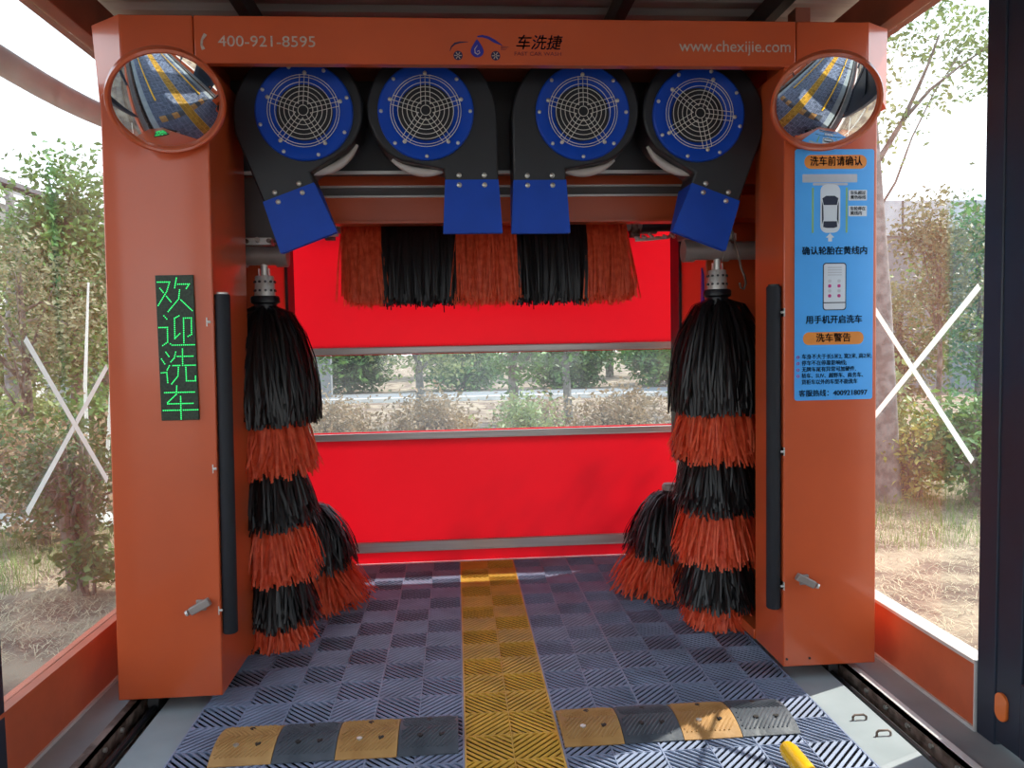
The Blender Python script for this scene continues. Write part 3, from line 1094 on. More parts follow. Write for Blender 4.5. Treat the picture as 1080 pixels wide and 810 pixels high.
def stext(body, px, py, size_px, m=SIGN_INK, align='CENTER', wpx=None, bold=0.0, lvl=1.2, name='lettering', parent=SB):
    x, z = S(px, py)
    return text_part(name, body, m, parent, x, z, BY - lvl * 0.0006 - 0.0004, size_px * PX, SO, align, bold=bold, width=wpx * PX if wpx else None)


ban = sp(pxrect(848, 164, 914, 178.5, 6.8, 0), 'title_banner', SIGN_OR)
stext('洗车前请确认', 881.5, 171.3, 10.2, wpx=55, bold=0.0013, parent=ban)
sp(pxrect(846, 184, 904, 192.5, 0.8, 0), 'picture_wall', SIGN_GREY)
sp(MB().add([], []).prism(rrect(*(lambda p, q: (p[0], q[0], p[1], q[1]))(S(857, 195.6), S(894, 193.2)), 0.004), BY - 0.0006, BY), 'picture_gate', SIGN_GREY)
for x in (856, 892):
    sp(pxrect(x, 198, x + 2, 245, 0.3, 0), 'picture_line', SIGN_GREEN)
carb = sp(pxrect(865, 194.5, 886, 245, 7, 1), 'picture_car', SIGN_WHITE)
cx0 = 875.5
for nm, pts in (('picture_windscreen', [(867, 209), (871, 206.5), (880, 206.5), (884, 209), (882.5, 216), (868.5, 216)]),
                ('picture_rear_window', [(868.5, 233), (882.5, 233), (883, 239), (879, 240), (872, 240), (868, 239)]),
                ('picture_side_window', [(866.6, 212), (868, 217), (868.4, 231), (866.8, 236)]),
                ('picture_side_window', [(884.4, 212), (883, 217), (882.6, 231), (884.2, 236)])):
    sp(MB().prism([S(*p) for p in pts], BY - 0.0018, BY - 0.0012), nm, SIGN_INK, carb)
sp(MB().prism([S(*p) for p in ((875.5, 245.5), (880, 250), (877.5, 250), (877.5, 254), (873.5, 254), (873.5, 250), (871, 250))], BY - 0.0008, BY), 'picture_arrow', SIGN_WHITE)
for y0, l1, l2, n2 in ((200.5, '车头超过', '黄色标线', 16), (217, '车轮停在', '黄线内', 12)):
    bx = sp(pxrect(895, y0, 914.5, y0 + 11, 0.8, 0), 'caption_box', SIGN_WHITE)
    stext(l1, 904.8, y0 + 3.3, 4.2, wpx=16, parent=bx, bold=0.0004)
    stext(l2, 897 + n2 / 2, y0 + 8.0, 4.2, wpx=n2, parent=bx, bold=0.0004)
stext('确认轮胎在黄线内', 880.5, 264.5, 9, wpx=69, bold=0.0012)
ph = sp(pxrect(868, 276.5, 893, 326.5, 3.2, 0), 'picture_phone', SIGN_INK)
sp(pxrect(869, 277.6, 892, 325.6, 2.6, 1), 'phone_screen', SIGN_WHITE, ph)
sp(pxrect(869, 318, 892, 319, 0.2, 2), 'phone_bar', SIGN_INK, ph)
for k in range(4):
    sp(pxrect(873, 281 + k * 2.6, 888, 282 + k * 2.6, 0.2, 2), 'phone_line', SIGN_GREY, ph)
for k in range(4):
    for xx in (873.5, 883.5):
        sp(pxrect(xx, 294 + 5.2 * k, xx + 3.4, 297.4 + 5.2 * k, 1.2, 2), 'phone_button', SIGN_PINK if k % 2 else SIGN_GREY, ph)
stext('用手机开启洗车', 880, 337, 9, wpx=60, bold=0.0012)
ban = sp(pxrect(847, 349.5, 912, 363, 6.2, 0), 'warning_banner', SIGN_OR)
stext('洗车警告', 879.5, 356.3, 9.6, wpx=37, bold=0.0012, parent=ban)
rows = [('车身不大于长5米2, 宽2米, 高2米;', 845.5, 75), ('停车不在停靠影响线;', 845.5, 48), ('无牌车尾有异常可加硬件,', 845.5, 58), ('轿车、SUV、越野车、商务车、', 845.5, 66), ('货柜车以外的车型不能洗车', 845.5, 60)]
for k, (s_, x, w) in enumerate(rows):
    y = 375.8 + 6.75 * k
    stext(s_, x, y, 5.6, align='LEFT', wpx=w, bold=0.0003)
    if k < 4:
        x0, z0 = S(841.8, y)
        sp(MB().ring((x0, BY - 0.001, z0), 0.0058, 0.0016, None, 16, 5), 'bullet', SIGN_PINK)
stext('客服热线：4009218097', 842.5, 415, 7.4, align='LEFT', wpx=73.5, bold=0.0008)

# ------------------------------------------------------------------ black bumper tubes on the column edges
for s, lab in ((-1, 'long black foam tube on the inner edge of the left column'), (1, 'long black foam tube on the inner edge of the right column')):
    x, y = (1.334 if s > 0 else -1.282), 3.66
    lean = 0.0 if s > 0 else 0.016
    t = thing('bumper_tube', lab, 'bumper', (x, y, 0.33), 'bumper tubes on the columns')
    MB().tube([(0, 0, 0.0), (lean * 0.006, 0, 0.006), (lean * 1.57, 0, 1.57), (lean * 1.576, 0, 1.576)], [0.030, 0.0345, 0.0345, 0.031], 24).build('foam_tube', FOAM, t)
    MB().cyl((lean * 1.576, 0, 1.576), (lean * 1.576, 0, 1.585), 0.027, 20).build('end_cap', ALU if s < 0 else BLACK, t)
    for z in (0.12, 0.78, 1.45):
        mb = MB().box(min(s * 0.034, s * 0.038), max(s * 0.034, s * 0.038), -0.045, 0.02, z - 0.02, z + 0.02)
        mb.cyl((s * 0.034, -0.04, z), (s * 0.02, -0.04, z), 0.006, 8)
        mb.build('clip', STEEL, t)


# ------------------------------------------------------------------ air blowers
def blower(x, z, hand, tilt, label, phase):
    """hand -1: the outlet hangs left of the fan, +1: right; tilt turns the outlet towards the lane centre"""
    yf = 3.86
    t = thing('air_blower', label, 'blower', (x, yf, z), 'air blowers under the header')
    Rm = Euler((0, tilt, 0)).to_matrix().to_4x4()
    h = hand
    # volute side profile (x, z): spiral widening towards the outlet
    prof = []
    for i in range(49):
        a = 2 * PI * i / 48
        prof.append(a)
    # casing: spiral from just right of the outlet round to the outlet's outer wall
    pts = []
    n = 40
    for i in range(n + 1):
        f = i / n
        ang = math.radians(-62) + f * math.radians(242)          # from lower inner side, over the top, to the outer side
        r = 0.262 + 0.085 * f
        pts.append((-h * -1 * r * math.cos(ang) * -1, r * math.sin(ang)))
    # with cos>0 on the side opposite the outlet
    pts = [((-h) * abs(1) * (0.262 + 0.085 * (i / n)) * math.cos(math.radians(-62) + i / n * math.radians(242)),
            (0.262 + 0.085 * (i / n)) * math.sin(math.radians(-62) + i / n * math.radians(242))) for i in range(n + 1)]
    xo, xi = h * 0.347, h * 0.085
    pts += [(xo, -0.34), (xi, -0.34), (xi, -0.27)]
    mb = MB().prism(pts, 0.02, 0.24, mtx=Rm)
    vol = mb.build('volute', BLACK, t, bevel=0.01)
    # rolled edge of the casing, front
    # pale crescent under the fan: paints the casing's lit underside
    lp = []
    for i in range(13):
        a = math.radians(-112 + 62 * i / 12)
        lp.append(Rm @ Vector((-h * 0.272 * math.cos(a), 0.10, 0.272 * math.sin(a))))
    MB().tube(lp, [0.008 + 0.014 * math.sin(PI * i / 12) for i in range(13)], 10).build('lit_scroll_underside', LIT_CREAM, vol)
    # blue intake ring
    q = Euler((PI / 2, 0, 0)).to_matrix().to_4x4()
    ring = MB().lathe([(0.132, -0.022), (0.150, -0.006), (0.172, 0.003), (0.225, 0.006), (0.232, 0.0), (0.232, -0.03), (0.130, -0.034), (0.132, -0.022)], q, 56)
    ro = ring.build('intake_ring', BLUE, t)
    for k in range(8):
        a = 2 * PI * k / 8 + phase
        c = Vector((0.215 * math.cos(a), -0.005, 0.215 * math.sin(a)))
        MB().lathe([(0.0095, 0.0), (0.0095, 0.004), (0.006, 0.008), (1e-5, 0.009)], Matrix.Translation(c) @ q, 8).build('bolt', BOLT, ro)
    # dark inlet cone and hub
    MB().lathe([(0.133, -0.024), (0.128, -0.05), (0.122, -0.10), (0.12, -0.16), (1e-4, -0.16)], q, 40).build('inlet', BLACK, t)
    MB().lathe([(1e-4, -0.05), (0.03, -0.055), (0.04, -0.075), (0.04, -0.15)], q, 20).build('hub', GREYPIPE, t)
    # guard: five concentric rings and five groups of spokes
    g = MB()
    for r in (0.024, 0.046, 0.068, 0.090, 0.112, 0.134, 0.158, 0.170):
        g.ring((0, -0.022 + 0.010 * (r / 0.17) ** 2, 0), r, 0.0019, None, 40, 5)
    for k in range(5):
        a = PI / 2 + 2 * PI * k / 5 + phase * 0 + (tilt if True else 0) + phase
        d = Vector((math.cos(a), 0, math.sin(a)))
        e = Vector((-math.sin(a), 0, math.cos(a)))
        for o_ in (-0.022, -0.0, 0.022):
            L = math.sqrt(0.172 ** 2 - o_ ** 2)
            g.tube([e * o_ + d * 0.028 + Vector((0, -0.024, 0)), e * o_ + d * L + Vector((0, -0.013, 0))], 0.0017, 5)
    go = g.build('guard_grille', WIRE, t)
    for k in range(5):
        a = PI / 2 + 2 * PI * k / 5 + tilt + phase
        c = Vector((0.180 * math.cos(a), -0.006, 0.180 * math.sin(a)))
        MB().lathe([(0.010, 0.0), (0.010, 0.005), (0.006, 0.009), (1e-5, 0.010)], Matrix.Translation(c) @ q, 8).build('bolt', BOLT, go)
    # blue outlet nozzle, slightly flared
    P = []
    xc = h * 0.216
    for w, zz, y0, y1 in ((0.131, -0.325, 0.008, 0.25), (0.139, -0.46, 0.004, 0.14), (0.146, -0.585, 0.0, 0.045)):
        P.append([Rm @ Vector((xc + sx_ * w, yy, zz)) for sx_, yy in ((-1, y0), (1, y0), (1, y1), (-1, y1))])
    vs = [p for lv in P for p in lv]
    fs = []
    for l in range(2):
        for i in range(4):
            j = (i + 1) % 4
            fs.append((l * 4 + i, l * 4 + j, l * 4 + 4 + j, l * 4 + 4 + i))
    fs.append((3, 2, 1, 0))
    mb = MB().add(vs, fs)
    # inner walls of the open end
    inner = [Rm @ Vector((xc + sx_ * 0.140, yy, zz)) for zz in (-0.585, -0.53) for sx_, yy in ((-1, 0.004), (1, 0.004), (1, 0.041), (-1, 0.041))]
    o_ = len(mb.v)
    mb.v += [tuple(p) for p in inner]
    for i in range(4):
        j = (i + 1) % 4
        mb.f.append((8 + i, 8 + j, o_ + j, o_ + i))
        mb.f.append((o_ + i, o_ + j, o_ + 4 + j, o_ + 4 + i))
    mb.f.append((o_ + 4, o_ + 5, o_ + 6, o_ + 7))
    noz = mb.build('nozzle', BLUE, t)
    Rq = Rm @ q
    for sx_ in (-0.062, 0.062):
        for zz, y in ((-0.302, 0.018), (-0.352, 0.004)):
            c = Rm @ Vector((xc + sx_, y, zz))
            MB().lathe([(0.0125, -0.004), (0.0125, 0.004), (0.008, 0.008), (1e-5, 0.0095)], Matrix.Translation(c) @ q, 8).build('bolt', BOLT, noz)
    # flange plates that hang the blower from the beam behind
    MB().box(-0.10, 0.10, 0.24, 0.41, -0.10, -0.07).box(-0.10, 0.10, 0.24, 0.41, 0.10, 0.13).build('mounting_plate', DARK, t)
    return t


blower(-0.898, 2.785, -1, math.radians(-20.5), 'blue and black air blower beside the left mirror, nozzle turned towards the lane', 0.3)
blower(-0.316, 2.786, 1, 0.0, 'second blue and black air blower from the left, nozzle straight down', 0.0)
blower(0.452, 2.783, -1, 0.0, 'third blue and black air blower from the left, nozzle straight down', 0.0)
blower(1.036, 2.775, 1, math.radians(20.5), 'blue and black air blower beside the right mirror, nozzle turned towards the lane', 0.5)


# ------------------------------------------------------------------ brushes
rng = np.random.default_rng(5)


def droop_strands(n, zt, zb, R, L, r0=0.05, squash=1.0, flare=0.0, dome=0.0, k=6, w=0.0055, core=None):
    th = rng.uniform(0, 2 * PI, n)
    z0 = rng.uniform(min(zb + 0.12, zt), zt, n)
    ztip = np.maximum(zb + rng.uniform(-0.045, 0.07, n), z0 - L * rng.uniform(0.85, 1.1, n))
    Rr = R * rng.uniform(0.78, 1.12, n)
    t = np.linspace(0, 1, k)[None, :]
    r = r0 + (Rr[:, None] - r0) * (1 - (1 - t) ** 2.4) + flare * t ** 2 * rng.uniform(-0.3, 1.4, n)[:, None]
    z = z0[:, None] + dome * np.sin(np.minimum(t * 2.2, 1) * PI) * 0.5 - (z0 - ztip)[:, None] * t ** 1.45
    wob = rng.normal(0, 0.17, n)[:, None] * t ** 1.3
    a = th[:, None] + wob
    P = np.stack([r * np.cos(a), squash * r * np.sin(a), z], axis=-1)
    tw = rng.uniform(-0.9, 0.9, n)[:, None]
    ct, st = np.cos(tw), np.sin(tw)
    W = np.stack([-np.sin(a) * ct + np.cos(a) * st * 0.6, np.cos(a) * ct + np.sin(a) * st * 0.6, st * 0.2 + 0 * a], axis=-1) * w
    return P, W


def side_brush(x, label, spread):
    y = 4.36
    t = thing('side_brush', label, 'brush', (x, y, 0.0), 'tall side brushes')
    MB().cyl((0, 0, 0.04), (0, 0, 1.93), 0.06, 20).build('core', BLACK, t)
    bands = [(1.885, 1.27, 0.255, 0.62, 1500, BRISTLE_K), (1.46, 0.99, 0.190 * spread, 0.40, 1100, BRISTLE_O), (1.14, 0.70, 0.180 * spread, 0.36, 1000, BRISTLE_K),
             (0.86, 0.41, 0.180 * spread, 0.38, 1100, BRISTLE_O), (0.56, 0.15, 0.165 * spread, 0.36, 1000, BRISTLE_K), (0.30, 0.03, 0.145 * spread, 0.27, 800, BRISTLE_O)]
    for i, (zt, zb, R, L, n, m) in enumerate(bands):
        st = droop_strands(int(n * 1.5), zt, zb, R, L, dome=0.05 if i == 0 else 0.0, r0=0.055, flare=0.0 if i == 0 else 0.055)
        P = st[0]
        P[..., 2] = np.maximum(P[..., 2], 0.012)
        o = ribbon_mesh('bristle_band', st, m, t)
        o['label'] = ('black' if m is BRISTLE_K else 'orange') + ' bristle band'
    # top disc and steel coupling
    MB().lathe([(1e-4, 1.935), (0.072, 1.935), (0.078, 1.925), (0.078, 1.90), (0.05, 1.885)], Matrix(), 28).build('top_disc', BLACK, t)
    mb = MB().lathe([(1e-4, 2.045), (0.046, 2.045), (0.050, 2.04), (0.056, 1.935)], Matrix(), 24)
    cp = mb.build('coupling', STEEL, t)
    for k in range(8):
        a = -PI / 2 + (k - 3.5) * 0.55
        for z in (1.965, 2.012):
            c = Vector((0.053 * math.cos(a), 0.053 * math.sin(a), z))
            MB().cyl(c, c * 1.12 + Vector((0, 0, -0.12 * z)), 0.007, 8).build('screw', DARK, cp)
    MB().cyl((0, 0, 2.045), (0, 0, 2.115), 0.020, 14).box(-0.03, -0.024, -0.01, 0.01, 2.04, 2.085).box(0.024, 0.03, -0.01, 0.01, 2.04, 2.085).build('shaft', STEEL, t)
    return t


side_brush(-1.23, 'tall banded black and orange brush hanging by the left column', 1.0)
side_brush(1.297, 'tall banded black and orange brush hanging by the right column', 1.08)


def wheel_brush(x, label):
    y = 5.02
    t = thing('wheel_brush', label, 'brush', (x, y, 0.0), 'short wheel brushes')
    MB().cyl((0, 0, 0.01), (0, 0, 0.68), 0.05, 18).build('core', BLACK, t)
    o = ribbon_mesh('bristle_band', droop_strands(1500, 0.655, 0.27, 0.235, 0.45, r0=0.04, dome=0.03, flare=0.05), BRISTLE_K, t)
    o['label'] = 'black bristle band'
    st = droop_strands(1500, 0.42, 0.03, 0.27, 0.42, r0=0.045, flare=0.10)
    st[0][..., 2] = np.maximum(st[0][..., 2], 0.012)
    o = ribbon_mesh('bristle_band', st, BRISTLE_O, t)
    o['label'] = 'orange bristle band'
    MB().lathe([(1e-4, 0.70), (0.045, 0.70), (0.055, 0.685), (0.055, 0.66)], Matrix(), 20).build('top_cap', GREYPIPE, t)
    return t


wheel_brush(-1.17, 'short cone shaped black and orange brush on the floor behind the left tall brush')
wheel_brush(1.20, 'short cone shaped black and orange brush on the floor behind the right tall brush')


def top_brush():
    y, z0 = 4.95, 2.40
    t = thing('top_brush', 'horizontal roller brush with hanging black and orange strips under the cross beam', 'brush', (0, y, z0))
    MB().cyl((-1.06, 0, 0), (1.06, 0, 0), 0.05, 20).build('roller_shaft', GREYPIPE, t)
    segs = [(-0.885, -0.640, BRISTLE_O, 900), (-0.640, -0.180, BRISTLE_K, 1500), (-0.180, 0.195, BRISTLE_O, 1300), (0.195, 0.635, BRISTLE_K, 1500), (0.635, 0.885, BRISTLE_O, 900)]
    for xa, xb, m, n in segs:
        k = 7
        tt = np.linspace(0, 1, k)[None, :]
        x0 = rng.uniform(xa, xb, n)
        a = rng.uniform(0, 2 * PI, n)
        side = np.cos(a)
        Rr = rng.uniform(0.05, 0.16, n) * np.sign(side)
        tip = -rng.normal(0.462, 0.022, n) + 0.08 * (rng.uniform(0, 1, n) < 0.12) * rng.uniform(0, 1, n)
        zs = 0.04 * np.sin(a)
        yy = 0.045 * side[:, None] + (Rr - 0.045 * side)[:, None] * (1 - (1 - tt) ** 2.0)
        zz = zs[:, None] + 0.03 * np.sin(np.minimum(tt * 3, 1) * PI) * (np.sin(a) > 0)[:, None] + (tip - zs)[:, None] * tt ** 1.3
        edge = np.where(x0 < -0.78, 0.05, np.where(x0 > 0.80, 0.06 * rng.uniform(-0.8, 1, n), 0.0))
        inner = np.where(m is BRISTLE_O, rng.normal(0, 0.034, n), rng.normal(0, 0.014, n) * (1 + 5 * (rng.uniform(0, 1, n) < 0.02)))
        xx = x0[:, None] + (inner + edge)[:, None] * tt ** 1.2
        P = np.stack([xx, yy, zz], axis=-1)
        tw = rng.uniform(-0.8, 0.8, n)[:, None]
        W = np.stack([np.cos(tw) + 0 * tt, np.sin(tw) + 0 * tt, 0 * tw + 0 * tt], axis=-1) * 0.0045
        o = ribbon_mesh('bristle_band', (P, W), m, t)
        o['label'] = ('black' if m is BRISTLE_K else 'orange') + ' bristle band'
    for s in (-1, 1):
        MB().cyl((s * 0.93, 0, 0), (s * 0.97, 0, 0), 0.075, 20).box(min(s * 0.93, s * 0.99), max(s * 0.93, s * 0.99), -0.03, 0.03, -0.09, 0.1).build('bearing', RUST, t, bevel=0.004)
        if s > 0:
            MB().cyl((1.0, 0, -0.01), (1.10, 0, -0.01), 0.06, 18).cyl((1.10, 0, -0.01), (1.22, 0, -0.01), 0.045, 18).build('motor', BLACK, t)
            mb = MB()
            for k in range(6):
                mb.cyl((0.95 + 0.045 * k, -0.06, -0.10 + 0.012 * (k % 3)), (0.97 + 0.045 * k, -0.085, -0.105), 0.010, 8)
            mb.tube([(0.95, -0.06, -0.115), (1.05, -0.07, -0.11), (1.16, -0.06, -0.10), (1.25, -0.04, -0.05)], 0.010, 8)
            mb.build('hydraulic_fittings', STEEL, t)
        else:
            MB().cyl((-1.10, 0, 0), (-0.98, 0, 0), 0.04, 16).build('motor', GREYPIPE, t)
            MB().box(-1.0, -0.90, -0.08, -0.05, -0.075, -0.055).cyl((-0.98, -0.08, -0.065), (-0.98, -0.10, -0.065), 0.009, 8).cyl((-0.93, -0.08, -0.065), (-0.93, -0.10, -0.065), 0.009, 8).build('end_bracket', STEEL, t)
        MB().box(min(s * 1.06, s * 1.36), max(s * 1.06, s * 1.36), -0.03, 0.03, -0.03, 0.03).build('roller_arm', ORANGE, t)
    return t


top_brush()

# hanging cable with a hook next to the right side brush
o = MB().tube([(1.36, 4.30, 2.27), (1.365, 4.27, 2.20), (1.38, 4.25, 2.12), (1.395, 4.25, 2.05), (1.415, 4.25, 2.00), (1.422, 4.25, 1.96), (1.41, 4.25, 1.93), (1.392, 4.25, 1.94), (1.388, 4.25, 1.965)], 0.007, 8).build('hooked_cable', RUST)
tag(o, 'thin dark cable ending in a hook beside the right brush coupling', 'cable')


# ------------------------------------------------------------------ outdoors
def leaves_mesh(name, centers, size, material, parent, aspect=0.5, droop=0.0, rg=None):
    n = len(centers)
    nrm = rg.normal(0, 1, (n, 3))
    nrm[:, 2] = np.abs(nrm[:, 2]) + 0.3
    nrm /= np.linalg.norm(nrm, axis=1)[:, None]
    u = rg.normal(0, 1, (n, 3))
    u[:, 2] -= droop
    u -= nrm * (u * nrm).sum(1)[:, None]
    u /= np.linalg.norm(u, axis=1)[:, None]
    v = np.cross(nrm, u)
    s = size * rg.uniform(0.6, 1.3, n)[:, None]
    c = centers
    p0 = c - u * s
    p1 = c + v * s * aspect + nrm * s * 0.15
    p2 = c + u * s
    p3 = c - v * s * aspect + nrm * s * 0.15
    V = np.stack([p0, p1, p2, p3], axis=1).reshape(-1, 3)
    b = np.arange(n) * 4
    F = np.concatenate([np.stack([b, b + 1, b + 2], 1), np.stack([b, b + 2, b + 3], 1)])
    me = bpy.data.meshes.new(name)
    me.vertices.add(len(V))
    me.vertices.foreach_set('co', V.astype(np.float32).ravel())
    me.loops.add(F.size)
    me.loops.foreach_set('vertex_index', F.astype(np.int32).ravel())
    me.polygons.add(len(F))
    me.polygons.foreach_set('loop_start', (np.arange(len(F)) * 3).astype(np.int32))
    me.update(calc_edges=True)
    me.validate()
    me.materials.append(material)
    o = bpy.data.objects.new(name, me)
    C.objects.link(o)
    if parent is not None:
        o.parent = parent
    return o


GZ = -0.06


def tree(name, label, cat, x, y, crown, n, size, material, bark, r=0.09, seed=1, clumps=40, lean=(0, 0), group=None, stems=1, branchy=14, fork=None):
    """crown = (cz, rx, ry, rz) centre height and radii; foliage gathered in clumps at branch ends"""
    rg = np.random.default_rng(seed)
    t = thing(name, label, cat, (x, y, GZ), group)
    cz, rx, ry, rz = crown
    cz -= GZ
    mb = MB()
    ends = []
    for _ in range(clumps):
        while True:
            p = rg.uniform(-1, 1, 3)
            q = np.linalg.norm(p)
            if 0.25 < q < 1:
                break
        ends.append(np.array([p[0] * rx + lean[0], p[1] * ry + lean[1], cz + p[2] * rz]))
    ends = np.array(ends)
    for s_ in range(stems):
        bx = 0 if stems == 1 else rg.uniform(-0.12, 0.12)
        top = Vector((lean[0] + bx * 2, lean[1] + (0 if stems == 1 else rg.uniform(-0.2, 0.2)), cz + rz * 0.55))
        b0 = Vector((bx, 0, 0))
        mid = b0.lerp(top, 0.5) + Vector((rg.uniform(-0.1, 0.1), rg.uniform(-0.1, 0.1), 0)) * min(1, cz * 0.4)
        mb.tube([b0, b0.lerp(mid, 0.5) + Vector((0, 0, 0)), mid, top], [r * 1.15, r * 0.95, r * 0.75, r * 0.2], 9)
        for i in range(branchy):
            e = Vector(ends[(i * 7 + s_ * 3) % clumps])
            f = 0.35 + 0.5 * rg.uniform()
            st = (b0.lerp(mid, f * 2) if f < 0.5 else mid.lerp(top, f * 2 - 1))
            if e.z < st.z - 0.3:
                st = b0.lerp(mid, 0.7)
            mb.tube([st, st.lerp(e, 0.5) + Vector((0, 0, 0.08)), e], [r * 0.35, r * 0.22, r * 0.06], 6)
    mb.build('trunk', bark, t, fix=False)
    idx = rg.integers(0, clumps, n)
    cs = (rx * ry * rz) ** (1 / 3) * 0.30
    pos = ends[idx] + rg.normal(0, 1, (n, 3)) * cs * np.array([1, 1, 0.8])
    leaves_mesh('foliage', pos, size, material, t, rg=rg)
    return t


# left garden
tree('leafy_tree', 'dense mid green tree seen through the left glass, tallest there', 'tree', -5.40, 11.0, (2.75, 0.58, 0.6, 1.55), 9000, 0.055, LEAF, BARK, seed=11, clumps=70)
tree('dry_tree', 'olive brown thin leaved tree at the left edge, in front of the house', 'tree', -4.75, 8.6, (2.0, 0.62, 0.6, 0.85), 2700, 0.036, LEAF_OLIVE, BARK, r=0.06, seed=12, clumps=45)
tree('leafy_tree', 'pale green tree at the left, behind the dense tree', 'tree', -8.3, 14.2, (2.1, 1.3, 0.9, 1.5), 7000, 0.07, LEAF_PALE, BARK, seed=13, clumps=60)
tree('leafy_tree', 'dark tree far behind the left hedge', 'tree', -8.3, 18.6, (2.8, 1.9, 1.4, 1.9), 5000, 0.09, LEAF_DARK, BARK, seed=14, clumps=70)
for i, (x, y, lab) in enumerate(((-3.85, 7.9, 'white painted thin sapling pole, taller one at the left glass'), (-3.72, 7.9, 'white painted thin sapling pole leaning right, at the left glass'))):
    o = MB().tube([(x, y, GZ), (x + 0.02 + 0.12 * i, y, 1.3), (x + 0.10 + 0.22 * i, y, 2.3 - 0.35 * i)], [0.022, 0.018, 0.010], 8).build('sapling_pole', TAPE, loc=(x, y, GZ))
    tag(o, lab, 'pole')
o = MB().tube([(-6.7, 12.0, GZ), (-6.72, 12.0, 1.4), (-6.62, 12.0, 2.9), (-6.7, 12.1, 4.0)], [0.15, 0.125, 0.10, 0.05], 10).build('bare_trunk', BARK_PALE, loc=(-6.7, 12, GZ))
tag(o, 'bare grey tree trunk near the left frame post', 'tree')
hedge = [(-5.7, 9.2, 0.75, LEAF, 'rounded green hedge shrub at the left, nearest the frame post'), (-4.75, 8.9, 0.72, LEAF_PALE, 'light green hedge shrub between two others at the left'), (-4.0, 8.7, 0.78, LEAF, 'green hedge shrub beside the left column edge')]
for i, (x, y, z, m, lab) in enumerate(hedge):
    tree('hedge_shrub', lab, 'shrub', x, y, (z, 0.42, 0.45, 0.46), 2000, 0.045, m, BARK, r=0.03, seed=30 + i, clumps=40, stems=4, branchy=8, group='left hedge shrubs')
for i, (x, y, lab) in enumerate(((-4.55, 7.4, 'dry brown twiggy shrub at the left, under the tape cross'), (-3.75, 7.0, 'dry brown twiggy shrub touching the left column edge'))):
    tree('dry_shrub', lab, 'shrub', x, y, (0.55, 0.55, 0.4, 0.50), 1700, 0.035, LEAF_DRY, BARK, r=0.022, seed=40 + i, clumps=50, stems=6, branchy=22, group='dry shrubs')
tree('round_bush', 'round leafy bush on a short thick trunk close to the left glass', 'bush', -2.98, 5.72, (0.76, 0.40, 0.36, 0.40), 2300, 0.028, LEAF_DARK, BARK, r=0.055, seed=50, clumps=55, stems=3, branchy=24)
tree('low_plant', 'low glossy plant at the foot of the round bush', 'plant', -2.72, 5.55, (0.18, 0.22, 0.2, 0.18), 500, 0.04, LEAF, BARK, r=0.012, seed=51, clumps=16, stems=4, branchy=4)

# right garden
t = thing('street_tree', 'tall grey trunked tree beside the right column with sparse leaves overhead', 'tree', (4.14, 7.6, GZ))
TO = t.location


def far(p, k=1.086):
    return CAM + (Vector(p) - CAM) * k


tk = part(MB().tube([(4.2, 7.6, GZ)] + [far(p) for p in ((3.83, 7.0, 0.8), (3.76, 7.0, 2.0), (3.68, 7.0, 3.0), (3.62, 7.02, 4.2))], [0.125, 0.105, 0.095, 0.085, 0.05], 12), 'trunk', BARK_PALE, t, TO)
rg = np.random.default_rng(60)
tips = []
for pts, r in (([(3.66, 7.0, 3.15), (3.80, 6.98, 3.38), (3.93, 6.96, 3.60), (4.07, 6.95, 3.90), (4.16, 6.95, 4.10), (4.26, 6.95, 4.36)], 0.032),
               ([(3.93, 6.96, 3.60), (4.15, 6.9, 3.86), (4.40, 6.88, 4.05), (4.85, 6.85, 4.36)], 0.02),
               ([(3.70, 7.0, 2.75), (3.88, 6.98, 3.05), (4.02, 6.96, 3.45), (4.22, 6.95, 3.85), (4.50, 6.95, 4.25)], 0.014),
               ([(3.62, 7.0, 4.0), (3.85, 7.0, 4.45), (4.2, 7.0, 4.8)], 0.03), ([(3.64, 7.0, 3.7), (3.45, 7.1, 4.3), (3.3, 7.2, 4.9)], 0.03)):
    part(MB().tube([far(p) for p in pts], [r * (1 - 0.7 * i / (len(pts) - 1)) for i in range(len(pts))], 8), 'branch', BARK, t, TO)
C0 = np.array([(3.72, 7, 3.95), (3.8, 7, 4.25), (3.85, 7, 3.6), (4.0, 7, 4.4), (4.15, 7, 4.2), (4.3, 7, 4.55), (4.45, 7, 4.35), (4.6, 7, 4.2), (4.62, 7, 4.5), (4.75, 7, 4.0), (4.8, 7, 4.3), (4.5, 7, 3.95), (4.25, 7, 3.75), (3.7, 7.1, 3.3), (4.9, 7, 4.5), (4.0, 7, 4.8), (4.4, 7, 4.8), (3.5, 7.1, 4.8)])
ci = rg.integers(0, len(C0), 1700)
pos = np.array(CAM) + (C0[ci] + rg.normal(0, 0.11, (1700, 3)) - np.array(CAM)) * 1.086 - np.array(TO)
leaves_mesh('foliage', pos, 0.036, LEAF_PALE, t, rg=rg)
tree('sapling', 'young olive leaved tree seen through the right glass', 'tree', 5.62, 9.0, (2.55, 0.42, 0.4, 0.85), 3200, 0.036, LEAF_OLIVE, BARK, r=0.035, seed=61, clumps=34, branchy=16)
tree('leafy_tree', 'green tree beside the right dark post', 'tree', 6.75, 9.9, (2.1, 0.55, 0.5, 1.35), 3600, 0.05, LEAF, BARK, r=0.05, seed=62, clumps=45)
tree('dry_tree', 'olive brown shrub tree in the middle of the right glass', 'tree', 6.35, 11.2, (1.4, 0.7, 0.6, 1.0), 3400, 0.05, LEAF_OLIVE, BARK, r=0.05, seed=63, clumps=45, stems=4, branchy=18)
tree('leafy_bush', 'pale green bush at the foot of the right trunk', 'bush', 4.35, 8.3, (0.7, 0.5, 0.5, 0.75), 2200, 0.045, LEAF_PALE, BARK, r=0.03, seed=64, clumps=34, stems=4)
